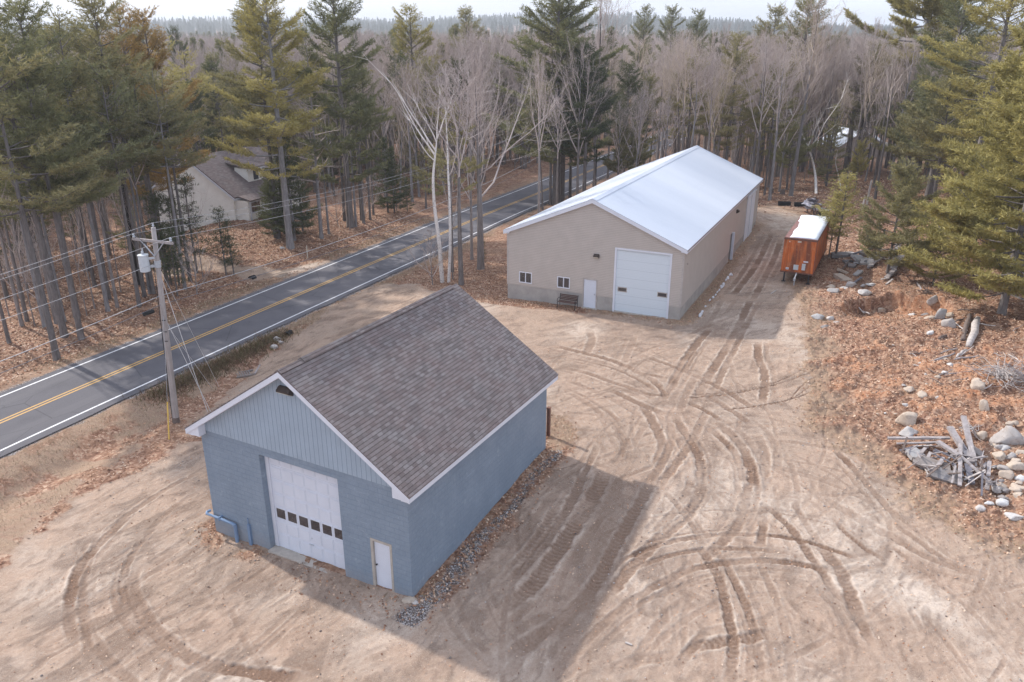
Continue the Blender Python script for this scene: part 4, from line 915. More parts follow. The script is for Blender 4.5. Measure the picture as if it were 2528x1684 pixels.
# ================================================================== bench
bxp = BO[0]+cos(BYAW)*(-7.68)+sin(BYAW)*.55; byp = BO[1]+sin(BYAW)*(-7.68)-cos(BYAW)*.55
bz_ = float(T(bxp, byp))
BN = empty('park_bench', (bxp, byp, bz_), BYAW, 'brown slatted park bench against the concrete foot of the tan building', 'bench')
m = MB(); [m.box(-.62,.62,-.22+.09*k,-.15+.09*k,.42,.45) for k in range(5)]; m.build('seat', M['bench_wood'], BN)
m = MB(); [m.bar((-.62,.24+.025*k,.53+.10*k),(.62,.24+.025*k,.53+.10*k),.025,.075,(0,-.25,1)) for k in range(4)]; m.build('backrest', M['bench_wood'], BN)
for s in (-1,1):
    MB().tube([(s*.65,-.26,-.03),(s*.65,-.22,.2),(s*.65,-.24,.42),(s*.65,-.26,.58),(s*.65,-.20,.66),(s*.65,.02,.66),(s*.65,.26,.62)], .022, 6).build('armrest', M['dark'], BN)
    MB().tube([(s*.65,.30,-.03),(s*.65,.22,.2),(s*.65,.23,.44),(s*.65,.33,.90)], .022, 6).build('leg', M['dark'], BN); MB().tube([(s*.65,-.24,.40),(s*.65,.23,.42)], .02, 6).build('seat_rail', M['dark'], BN)

# ================================================================== tubs, scrap, posts, culverts
for i, (a, b, lab) in enumerate(((1936,507,'black rectangular trough on the dirt, the one nearer the tan building'),(1976,509,'black rectangular trough on the dirt, the one nearer the trailer'))):
    x, y, z = G(a, b); e = empty('feed_trough', (x, y, z), -.1+.12*i, lab, 'trough', 'black troughs behind the tan building')
    m = MB(); L_, W_, H_ = .62, .22, .38
    m.prism([(-L_,0),(L_,0),(L_,H_),(L_-.05,H_),(L_-.05,.05),(-L_+.05,.05),(-L_+.05,H_),(-L_,H_)], -W_, W_); m.box(-L_+.05,L_-.05,W_-.05,W_-.001,.05,H_); m.box(-L_+.05,L_-.05,-W_+.001,-W_+.05,.05,H_); m.build('tub', M['black'], e)
    MB().box(-L_-.03,L_+.03,-W_-.03,-W_,H_-.05,H_).box(-L_-.03,L_+.03,W_,W_+.03,H_-.05,H_).build('rim', M['dark'], e)
x, y, z = G(2012,530)
M['sheet'] = plain('weathered sheet', (.46,.44,.48), .6, .1, var=.3, scale=3)
JK = empty('scrap_heap', (x, y, z-.05), .25, 'heap of crumpled grey sheet metal and old tyres behind the orange trailer', 'scrap heap')
for k, (a, b, c, r1, r2) in enumerate(((-.2,0,.75,.15,.1),(.3,.3,1.05,-.2,.35),(-.5,.4,1.2,.3,-.2),(.1,.9,1.35,.1,.5),(.5,-.3,.6,-.1,.2))):
    m = MB(); n_ = 8; V = [((i/n_-.5)*1.9, (j/4-.5)*1.1, .05*sin(i*1.9)+.06*cos(j*2+i)) for j in range(5) for i in range(n_+1)]; kk = len(V)
    F = [(j*(n_+1)+i, j*(n_+1)+i+1, (j+1)*(n_+1)+i+1, (j+1)*(n_+1)+i) for j in range(4) for i in range(n_)]
    m.add(V+[(v[0], v[1], v[2]-.03) for v in V], F+[tuple(q+kk for q in f[::-1]) for f in F]); o = m.build('metal_sheet', M['sheet'], JK); o.location = (a, b, c); o.rotation_euler = (r1*.6, r2*.6, k*.35)
for a, b, c in ((.25,-.8,.42),(.95,-.3,.40)):
    o = MB().tube([(0,-.12,0),(0,-.09,0),(0,.09,0),(0,.12,0)], [.24,.36,.36,.24], 16).build('tyre', M['black'], JK); o.location = (a, b, c); o.rotation_euler = (.25, .1, b)
m = MB()
for k in range(9): a = rng.uniform(-.9,.9,2); m.bar((a[0],a[1],.1), (a[0]+rng.uniform(-.7,.7), a[1]+rng.uniform(-.4,.4), rng.uniform(.3,1.3)), .09, .09)
m.build('timber_offcuts', M['log'], JK)
x, y, z = G(759,632)
o = MB().tube([(0,0,-.2),(0,0,1.05),(0,0,1.12)], [.05,.05,.03], 8).build('marker_stake', M['lens']); o.location = (x, y, z); tag(o, 'thin pale marker stake at the far road edge near the sandy driveway', 'marker post')
for a, b, lab in ((618,688,'dark corrugated culvert mouth below the sandy driveway across the road'),(706,828,'dark culvert mouth beside the pale stones near the lot entrance')):
    x, y, z = G(a, b); r = .25; n_ = 16; V = []; 
    for yy, rr in ((0,r),(.5,r),(.5,r-.03),(0,r-.03)):
        V += [(rr*cos(2*pi*i/n_), yy, rr*sin(2*pi*i/n_)) for i in range(n_)]
    F = [(q*n_+i, q*n_+(i+1)%n_, ((q+1)%4)*n_+(i+1)%n_, ((q+1)%4)*n_+i) for q in range(4) for i in range(n_)]
    m = MB().add(V, F); m.box(-r*.8,r*.8,.3,.35,-r*.8,r*.8); o = m.build('culvert_pipe', M['black']); o.location = (x, y, z-.02); o.rotation_euler = (0,0,-.45); tag(o, lab, 'culvert')
x, y, z = G(607,925)
GR = empty('drain_grate', (x, y, z+.02), .5, 'dark broken drain frame lying in the grass behind the blue garage', 'drain')
m = MB(); [m.box(-.5+.14*k,-.44+.14*k,-.3,.3,.0,.08) for k in range(6)]; m.box(-.6,.5,-.36,-.3,0,.1); m.box(-.6,.5,.3,.36,0,.1); m.build('grate', M['rock_dark'], GR)
o = MB().bar((.45,-.3,.02),(.95,.35,.3),.10,.05).build('frame_rail', M['grey_wood'], GR)

# ================================================================== boulders
def boulder_mesh(seed, sx, sy, sz, mat, sub=3, rough=.28, flat=.0):
    import bmesh
    bm = bmesh.new(); bmesh.ops.create_icosphere(bm, subdivisions=sub, radius=1)
    r = np.random.default_rng(seed); co = np.array([v.co[:] for v in bm.verts]); d = np.ones(len(co))
    for k in range(16):                                         # facets: chop with random planes
        n_ = norm(r.normal(size=3)); c = r.uniform(.55, .88); s = co@n_; co = co-np.outer(np.maximum(s-c, 0), n_)
    ph = r.uniform(0, 9, 3)
    d += rough*.8*(np.sin(co[:, 0]*2.3+ph[0])*np.cos(co[:, 1]*2.7+ph[1])+.4*np.sin(co[:, 2]*5+co[:, 0]*4+ph[2]))*.45+r.normal(size=len(co))*.014
    co = co*d[:, None]*np.array([sx, sy, sz])
    for v, c in zip(bm.verts, co): v.co = c
    me = bpy.data.meshes.new('boulder'); bm.to_mesh(me); bm.free(); me.materials.append(mat); me.polygons.foreach_set('use_smooth', [True]*len(me.polygons)); return me
def dist(y): return y*cos(PITCH)+CAM_H*sin(PITCH)
def boulder(o, s, px, py, w, hf, mat, label, group=None, yf=.8, rz=None, seed=[0]):
    seed[0] += 1; a, b = px/s+o[0], py/s+o[1]; x, y, z = G(a, b); W_ = 1.14*w/s/FOC*dist(y)/2; H_ = W_*hf
    ob = link('boulder', boulder_mesh(seed[0]*3+5, W_, W_*yf, H_, M[mat])); y += W_*yf*.3; z = float(T(x, y))
    ob.location = (x, y, z+H_*.22); ob.rotation_euler = (rng.uniform(-.15,.15), rng.uniform(-.15,.15), rng.uniform(-.5,.5) if rz is None else rz)
    tag(ob, label, 'boulder', group)
A = ((1880,460), 2.904); B8 = ((2000,880), 3.267)
g1, g2, g3, g4, g5 = 'boulders in front of the trailer', 'boulders on the small leafy island', 'boulders beside the dug bank', 'small stones strewn on the leafy slope', 'boulders at the right edge'
for r in [(A,515,762,85,.6,'rock_grey','grey boulder nearest the dirt track in the row before the trailer',g1),(A,500,728,62,.7,'rock_tan','grey tan boulder just behind the row before the trailer',g1),
 (A,598,742,60,.6,'rock_white','small pale boulder touching the biggest white one in the row',g1),(A,648,722,88,.65,'rock_white','biggest white boulder in the row before the trailer',g1),
 (A,740,778,105,.5,'rock_white','long pale whale-backed boulder on the left rim of the dug bank',g3),(A,790,711,80,.25,'rock_white','flat pale slab stone right of the boulder row',g1),
 (A,415,950,98,.5,'rock_grey','largest grey boulder on the small leafy island by the lot',g2),(A,498,960,58,.9,'rock_white','round pale boulder on the small leafy island',g2),(A,540,988,42,.8,'rock_grey','smallest grey stone on the leafy island, at its right end',g2),(A,458,1020,72,.55,'rock_dark','dark grey boulder at the front of the leafy island',g2),
 (A,590,910,45,.45,'rock_white','lone pale stone between the leafy island and the dug bank',None),(A,1080,935,55,.7,'rock_white','pale angular stone on the orange slope below the dug bank',None),
 (A,1220,905,88,.85,'rock_grey','grey boulder at the left of the cluster right of the bank',g3),(A,1290,945,88,1.4,'rock_grey','tall upright grey boulder in the cluster right of the bank',g3),(A,1350,1000,98,.85,'rock_grey','round grey boulder at the front of the cluster right of the bank',g3),
 (A,1352,930,62,.7,'rock_tan','weathered boulder at the back of the cluster right of the bank',g3),(A,1212,962,78,.45,'rock_tan','low tan slab under the cluster right of the bank',g3),(A,1195,850,60,.7,'rock_dark','dark earthy boulder on the bank rim above the cluster',g3),(A,880,800,50,1.1,'rock_tan','tan root-bound stone set in the rim of the bank',g3),
 (A,1218,1062,60,.6,'rock_white','pale stone alone below the boulder cluster',None),
 (A,1065,1465,84,.5,'rock_tan','tan slab stone left of the half-buried round boulder',None),(A,1160,1505,104,.6,'rock_tan','half buried round tan boulder in the middle of the leafy slope',None),
 (A,1560,1450,115,.8,'rock_tan','tan boulder just under the tangle of bleached roots',g5),
 (B8,790,540,205,.75,'rock_tan','big cream boulder with a brown stain above the lumber pile',None),(B8,795,645,155,.6,'rock_grey','grey wedge boulder leaning below the big cream one',None),
 (B8,1412,420,100,1.4,'rock_tan','upright tan boulder standing under the roots',g5),(B8,1600,700,245,.75,'rock_grey','biggest round grey boulder at the right edge',g5),(B8,1535,830,115,.7,'rock_tan','tan boulder directly below the biggest grey one',g5),(B8,1622,825,75,.9,'rock_grey','small grey block below the biggest round boulder',g5),
 (B8,1705,800,100,.8,'rock_tan','tan boulder cut by the right edge of the photo, beneath the biggest grey one',g5),(B8,1590,980,135,.65,'rock_tan','pinkish flat topped boulder low in the right edge group',g5),(B8,1660,900,160,.5,'rock_tan','wide pinkish slab boulder above the flat topped one',g5),(B8,1700,1000,92,.7,'rock_white','pale boulder at the low right edge group',g5),(B8,1690,1085,125,.6,'rock_tan','lowest tan boulder of the right edge group',g5),
 (B8,1380,1240,84,.6,'rock_white','pale stone left of the three below the lumber pile',g4),(B8,1445,1195,72,.6,'rock_white','middle pale stone of the three below the lumber pile',g4),(B8,1560,1190,102,.7,'rock_white','right pale stone of the three below the lumber pile',g4),(B8,1645,1310,150,.4,'rock_white','long bone shaped pale stone near the lower right edge',None),
 (B8,1390,660,100,.7,'rock_tan','pale tan stone right of the lumber pile top',g5),(B8,1345,235,110,.8,'rock_tan','tan stone left of the bleached roots',g5),
 (((840,1180),4.355),745,1335,150,.35,'rock_tan','flat tan stone at the front right corner of the blue garage',None),(((840,1180),4.355),815,1352,80,.4,'rock_white','pale stone beside the flat one at the garage corner',None),
 (((0,560),2.2405),1530,628,42,.8,'rock_white','upper pale stone by the roadside culvert',None),(((0,560),2.2405),1515,674,46,.7,'rock_white','lower pale stone by the roadside culvert',None),(((0,560),2.2405),1553,645,32,.8,'rock_grey','small grey stone touching the roadside culvert',None),
 (((360,360),4.355),1460,1108,62,.6,'rock_white','pale stone at the foot of the thick grey pine across the road',None),
 (((1840,440),4.9),1310,920,62,.7,'rock_white','pale stone on top of the slab heap by the young pine',None),(((1840,440),4.9),1430,1310,60,.7,'rock_grey','small grey stone at the end of the boulder row',g1),(((1840,440),4.9),1040,1280,50,.8,'rock_grey','small grey stone behind the boulder row',g1)]:
    (o_, s_), *q = r; boulder(o_, s_, *q)
for a, b, w in ((1210,1182,24),(1165,1248,52),(1150,1282,60),(1325,1242,38),(1357,1287,56),(1455,1312,62),(1315,1340,50),(1270,1374,50),(1022,1432,40),(1265,1510,40),(1180,1350,20),(1185,1420,30),(945,1140,18)):
    boulder((1880,460), 2.904, a, b, w, .5, rng.choice(['rock_white','rock_tan','rock_grey']), 'small half-buried stone strewn on the open leafy slope above the lumber pile', g4)
for a, b, w in ((770,402,60),(1040,327,42),(1100,390,52),(800,275,90),(690,465,25),(910,660,30),(605,460,22),(545,465,20)):
    boulder((2000,880), 3.267, a, b, w, .5, rng.choice(['rock_white','rock_tan']), 'small pale stone around the big cream boulder', 'small stones round the cream boulder')
# slabs of concrete or slate in the heaps
def slab(o, s, px, py, L, W_, H_, rz, mat, label, group, rx=.2, ry=.1, dz=.1):
    x, y, z = G(px/s+o[0], py/s+o[1]); m = MB(); L, W_ = L/2, W_/2
    m.prism([(-L,-W_*.8),(-L*.7,-W_),(L*.9,-W_),(L,-W_*.3),(L*.85,W_),(-L*.8,W_*.9)], 0, H_, 'z'); ob = m.build('flat_stone', M[mat]); ob.location = (x, y, z+dz); ob.rotation_euler = (rx, ry, rz); tag(ob, label, 'flat stone', group, 'thing')
gs_ = 'slabs under the lumber pile'
slab(*B8,975,905,1.5,.7,.12,-.55,'rock_dark','dark slate slab in the middle of the lumber pile',gs_,.25,.1,.15); slab(*B8,1090,985,1.3,.7,.12,-.5,'rock_dark','dark slate slab at the front of the lumber pile',gs_,.3,.1,.1)
slab(*B8,835,810,.7,.6,.2,.3,'rock_grey','pale block at the left end of the lumber pile',gs_,.2,.0,.05); slab(*B8,1320,800,.9,.6,.1,.9,'rock_dark','dark slab leaning at the right back of the lumber pile',gs_,.4,.2,.2); slab(*B8,880,880,.6,.4,.15,.1,'rock_dark','small dark slab poking out left of the lumber pile',gs_)
Y3 = ((1840,440), 4.9); gsl = 'slabs and boards heaped by the young pine'
slab(*Y3,1365,1005,1.5,.9,.18,.5,'rock_grey','grey tilted slab in the heap between the trailer and the young pine',gsl,.35,.2,.15); slab(*Y3,1470,1030,1.1,.7,.15,-.3,'rock_white','pale slab right of the grey tilted slab',gsl,.2,-.1,.05); slab(*Y3,1180,945,2.2,.9,.25,.1,'rock_dark','long flat dark slab behind the trailer side',gsl,.05,.0,.0)
slab(*Y3,1640,960,1.8,.5,.12,.1,'rock_grey','thin grey slab behind the young pine trunk',gsl,.3,.0,.2); slab(*Y3,1950,1040,.8,.7,.3,.3,'rock_grey','pale block at the right end of the heap by the young pine',gsl,.2,.2,.1)
slab(*Y3,1170,1230,.8,1.6,.25,.2,'rock_tan','crumbling concrete strip lying in front of the heap',gsl,.05,.05,.0); slab(*Y3,1440,945,1.0,.6,.2,-.2,'rock_dark','dark slab at the back of the heap',gsl,.1,.1,.15)

# ================================================================== lumber, logs, roots
def plank(o, s, a, b, c, d_, w, mat, label, group, za=.1, zb=.15, name='plank', round_=False, th=.5):
    P = np.array(G(a/s+o[0], b/s+o[1])); Q = np.array(G(c/s+o[0], d_/s+o[1])); P[2] += za; Q[2] += zb; W_ = w/s/FOC*dist(P[1])
    if round_:
        mid = [(P+(Q-P)*t+np.array([rng.normal()*.04, rng.normal()*.04, .03*sin(t*6)])) for t in (.25,.5,.75)]
        ob = MB().tube([P, *mid, Q], [W_*.38, W_*.5, W_*.48, W_*.45, W_*.36], 9).build(name, M[mat], smooth=True)
    else: ob = MB().bar(P, Q, W_, max(.03, W_*th)).build(name, M[mat])
    tag(ob, label, 'log' if name == 'log' else 'board', group)
gp = 'grey boards of the lumber pile'
for r in [(615,714,1110,728,28,'longest grey board, sticking out far left of the lumber pile',.35,.45),(690,742,1050,747,18,'second long board just under the longest one',.25,.35),(1100,690,1290,905,48,'thick board sloping down from the top of the lumber pile',.75,.3),
 (1200,640,1310,895,40,'board leaning steeply at the back right of the lumber pile',1.0,.3),(1188,790,1202,1060,27,'board lying toward the viewer over the middle of the pile',.7,.1),(1010,775,1180,880,40,'short thick board in the heart of the lumber pile',.55,.5),
 (960,830,895,920,25,'short stub board at the left front of the pile',.35,.05),(1060,880,970,975,25,'second short stub board at the front of the pile',.4,.05),(990,820,1165,905,13,'upper thin batten crossing the dark slabs',.45,.45),(980,850,1160,940,13,'lower thin batten crossing the dark slabs',.4,.4),
 (1200,890,1470,1060,24,'long board running from the pile down to the right',.5,.15),(1432,905,1425,1085,28,'separate board at the far right of the pile',.35,.05),(1335,970,1420,910,30,'board bridging to the separate right board',.15,.3),(920,785,840,860,24,'small board at the upper left of the pile',.3,.05),
 (720,776,870,752,20,'thin dark board below the longest one',.1,.2),(1255,930,1300,1035,46,'wide dark board at the lower right front of the pile',.35,.05),(1060,900,975,985,14,'splintered thin stick at the front of the pile',.35,.05),(1130,900,1215,1000,20,'board end resting on the front slab',.3,.1),(1150,860,1230,960,24,'board just right of the middle of the pile',.5,.2)]:
    plank(*B8, *r[:5], 'grey_wood' if 'dark' not in r[5] else 'dark_wood', r[5], gp, r[6], r[7], round_=False)
rq = np.random.default_rng(12)
for k in range(60):
    a = rq.uniform(760, 1400); b = rq.uniform(740, 980)+(a-1000)*.20; an = rq.uniform(0, pi); L = rq.uniform(50, 200)
    plank(*B8, a, b, a+L*cos(an), b+L*.6*sin(an), rq.uniform(7, 16), rq.choice(['grey_wood', 'log', 'deadwood', 'grey_wood', 'dark_wood']), 'short splintered stick tumbled among the boards of the lumber pile', 'splintered sticks in the lumber pile', rq.uniform(.05, .6), rq.uniform(.05, .6))
for r in [(1490,930,1445,1108,32,'log','upper dark bark log beside the white bleached log','log'),(1478,960,1430,1110,22,'log','thin dark log left of the bleached log','log'),(1548,958,1482,1155,50,'deadwood','white bleached curved log on the orange slope','log'),
 (1210,1267,1385,1205,15,'grey_wood','long thin grey stick above the small stones','stick'),(1395,1237,1467,1180,19,'deadwood','short pale stick below the bleached log','stick'),(1380,1252,1552,1225,14,'grey_wood','lower long thin stick below the bleached log','stick'),(1268,1102,1342,1066,22,'log','dark broken branch below the boulder cluster','stick'),
 (1115,700,1160,770,14,'grey_wood','grey stick leaning right of the slab heap','stick'),(790,830,740,810,12,'deadwood','pale short stick on the bank rim','stick'),(1085,1292,1150,1300,9,'deadwood','thin pale twig among the small stones','stick')]:
    plank(*A, *r[:5], r[5], r[6], 'logs and sticks on the leafy slope', .08, .08, 'log', True)
for r in [(1770,1120,1925,1010,62,'grey_wood','wide grey board propped in the slab heap by the young pine',.1,.8),(1700,1225,1800,1150,52,'grey_wood','wide board end lying in front of the slab heap',.08,.3),(1480,1100,1740,950,30,'grey_wood','long narrow board in the slab heap',.1,.5),(1820,940,1800,1070,62,'grey_wood','upright grey board behind the young pine trunk',.9,.1),
 (1540,915,1250,975,28,'dark_wood','charred dark log across the back of the slab heap',.5,.3),(1120,1170,1310,985,16,'log','thin dark branch left of the slab heap',.05,.4),(1300,1290,1400,1240,26,'dark_wood','short dark log between boulder row and heap',.1,.25),(1640,1240,1740,1225,20,'deadwood','pale splintered wood in front of the heap',.1,.12),(1700,1300,1780,1245,22,'deadwood','pale split branch in front of the heap',.1,.15),
 (1390,1470,1460,1490,14,'deadwood','pale fragment below the whale-backed boulder',.05,.05),(310,1400,370,1365,12,'deadwood','thin pale stick lying on the dirt track edge',.03,.05)]:
    plank(*Y3, *r[:5], r[5], r[6], gsl, r[7], r[8])
for a, b, c, d_ in ((940,1262,990,1282),):
    plank((1240,1180), 3.097, a, b, c, d_, 14, 'deadwood', 'white wood scrap lying alone on the driven dirt', None, .03, .03)
rk = np.random.default_rng(33)
for k in range(30):
    a = rk.uniform(1050, 1850); b = rk.uniform(850, 1500); an = rk.uniform(-.6, .6); L = rk.uniform(40, 150)
    plank(*A, a, b, a+L*cos(an), b-L*sin(an), rk.uniform(5, 11), rk.choice(['log', 'grey_wood', 'deadwood', 'log']), 'fallen branch lying in the leaves of the right slope', 'fallen branches on the right slope', .04, .10, 'log', True)
for k in range(18):
    a = rk.uniform(1480, 1725); b = rk.uniform(520, 1180)
    boulder(*B8, a, b, rk.uniform(45, 105), rk.uniform(.5, .8), rk.choice(['rock_tan', 'rock_grey', 'rock_dark']), 'weathered stone packed among the big ones at the right edge', 'stones packed at the right edge')
for k in range(12):
    a = rk.uniform(900, 1400); b = rk.uniform(640, 860)
    slab(*Y3, a+rk.uniform(0, 500), b+rk.uniform(200, 420), rk.uniform(.5, 1.1), rk.uniform(.3, .6), .14, rk.uniform(0, 3), rk.choice(['rock_grey', 'rock_dark', 'rock_tan']), 'loose broken slab in the heap behind the boulder row', 'broken slabs behind the boulder row', rk.uniform(-.4, .4), rk.uniform(-.3, .3), .05)
def roots(cx, cy, cz, R, n, mat, name, label, cat, seed):
    r = np.random.default_rng(seed); m = MB()
    for k in range(n):
        a = r.uniform(0, 2*pi); el = r.uniform(-.15, .7); L = R*r.uniform(.4, 1.2); P = [np.array([0.,0,.25])+r.normal(size=3)*.2*R*np.array([1,1,.3])]; d_ = np.array([cos(a)*cos(el), sin(a)*cos(el), sin(el)])
        for j in range(5): d_ = norm(d_+r.normal(size=3)*.28-np.array([0,0,.10])); P.append(P[-1]+d_*L/5)
        P = [np.array([p_[0], p_[1], max(p_[2], .03)]) for p_ in P]; m.tube(P, [.022,.018,.014,.011,.008,.005], 4, False)
    o = m.build(name, M[mat]); o.location = (cx, cy, cz); tag(o, label, cat)
x, y, z = G(2000+1530/3.267, 880+190/3.267); roots(x, y, z, 1.7, 110, 'deadwood', 'root_tangle', 'bleached tangle of roots and twigs on the right slope', 'root tangle', 3)
x, y, z = G(2500, 960); roots(x+1.5, y+.5, z, 2.2, 120, 'grey_wood', 'brush_pile', 'grey brush pile at the right edge above the round boulder', 'brush pile', 4)
x, y, z = G(2000+1270/3.267, 880+620/3.267); roots(x, y, z, .7, 45, 'deadwood', 'stump_roots', 'pale upturned stump roots at the top of the lumber pile', 'stump', 5)
x, y, z = G(2000+1470/3.267, 880+1065/3.267); roots(x, y, z, .4, 30, 'grey_wood', 'stump_roots', 'small knotted grey root clump at the right foot of the lumber pile', 'stump', 6)
x, y, z = G(1880+1175/2.904, 460+775/2.904); roots(x, y, z, .8, 40, 'log', 'stump_roots', 'dark upturned stump on the shelf behind the dug bank', 'stump', 8)
x, y, z = G(2290, 640); roots(x, y+1, z, 2.2, 120, 'bark_black', 'brush_pile', 'dark brush pile behind the slab heap under the pines', 'brush pile', 9)
for a, b, lab in ((1903,476,'dark low stump behind the tan building, nearer its corner'),(1931,478,'dark low stump behind the tan building, the blacker one on the right'),(2008,499,'short brown broken stump behind the scrap heap')):
    x, y, z = G(a, b); o = MB().tube([(0,0,-.2),(0,0,.1),(.03,0,.42),(.0,.03,.5)], [.36,.30,.26,.16], 10).build('tree_stump', M['log']); o.location = (x, y, z); tag(o, lab, 'stump')
# old snow along the shed
m = MB(); r = np.random.default_rng(5)
for k in range(26):
    v = r.uniform(1.2, 13) if k < 20 else r.uniform(.6,1.8); u = .95+.05*r.normal()+(.1 if v < 3 else 0); L = r.uniform(.12,.4); w = r.uniform(.05,.10)
    x = BO[0]+cos(BYAW)*u-sin(BYAW)*v; y = BO[1]+sin(BYAW)*u+cos(BYAW)*v; z = float(T(x, y)); a = BYAW+pi/2+r.normal()*.08
    n_ = 8; ring = [(x+cos(a)*L*cos(q)-sin(a)*w*sin(q), y+sin(a)*L*cos(q)+cos(a)*w*sin(q), z+.02) for q in np.linspace(0, 2*pi, n_, endpoint=False)]
    top = [(x+(p_[0]-x)*.6, y+(p_[1]-y)*.6, z+.10) for p_ in ring]; m.add(ring+top, [(i, (i+1)%n_, (i+1)%n_+n_, i+n_) for i in range(n_)]+[tuple(range(n_, 2*n_))])
M['snow'] = plain('old snow', (.62,.62,.66), .6, var=.2, scale=8); tag(m.build('old_snow', M['snow']), 'crusty strips of old snow along the tan building', 'snow', kind='stuff')
# ================================================================== trees
def segs_mesh(S_, n=3):
    """S_: (k,8) p0,p1,r0,r1 -> open prisms as quads"""
    S_ = np.asarray(S_, float); a, b, r0, r1 = S_[:, :3], S_[:, 3:6], S_[:, 6], S_[:, 7]; d = b-a; d /= np.linalg.norm(d, axis=1)[:, None]+1e-9
    ref = np.where(np.abs(d[:, 2:3]) > .9, np.array([[1., 0, 0]]), np.array([[0, 0, 1.]])); u = np.cross(d, ref); u /= np.linalg.norm(u, axis=1)[:, None]+1e-9; w = np.cross(d, u)
    V = []
    for p_, r_ in ((a, r0), (b, r1)):
        for j in range(n): q = 2*pi*j/n; V.append(p_+(u*cos(q)+w*sin(q))*r_[:, None])
    V = np.stack(V, 1).reshape(-1, 3); k = len(S_); base = (np.arange(k)*2*n)[:, None]
    F = np.concatenate([np.concatenate([base+j, base+(j+1)%n, base+n+(j+1)%n, base+n+j], 1) for j in range(n)], 0)
    return V, F
def path_segs(P, R): return [(*P[i], *P[i+1], R[i], R[i+1]) for i in range(len(P)-1)]
def trunk_arrays(P, R, n=9):
    P = np.array(P); k = len(P); V = []
    for i in range(k):
        for j in range(n): q = 2*pi*j/n; V.append((P[i][0]+R[i]*cos(q), P[i][1]+R[i]*sin(q), P[i][2]))
    F = [(i*n+j, i*n+(j+1)%n, (i+1)*n+(j+1)%n, (i+1)*n+j) for i in range(k-1) for j in range(n)]
    return np.array(V), np.array(F)
def join(*VF):
    V = []; F = []; b = 0
    for v, f in VF: V.append(v); F.append(np.asarray(f)+b); b += len(v)
    return np.concatenate(V), np.concatenate(F)

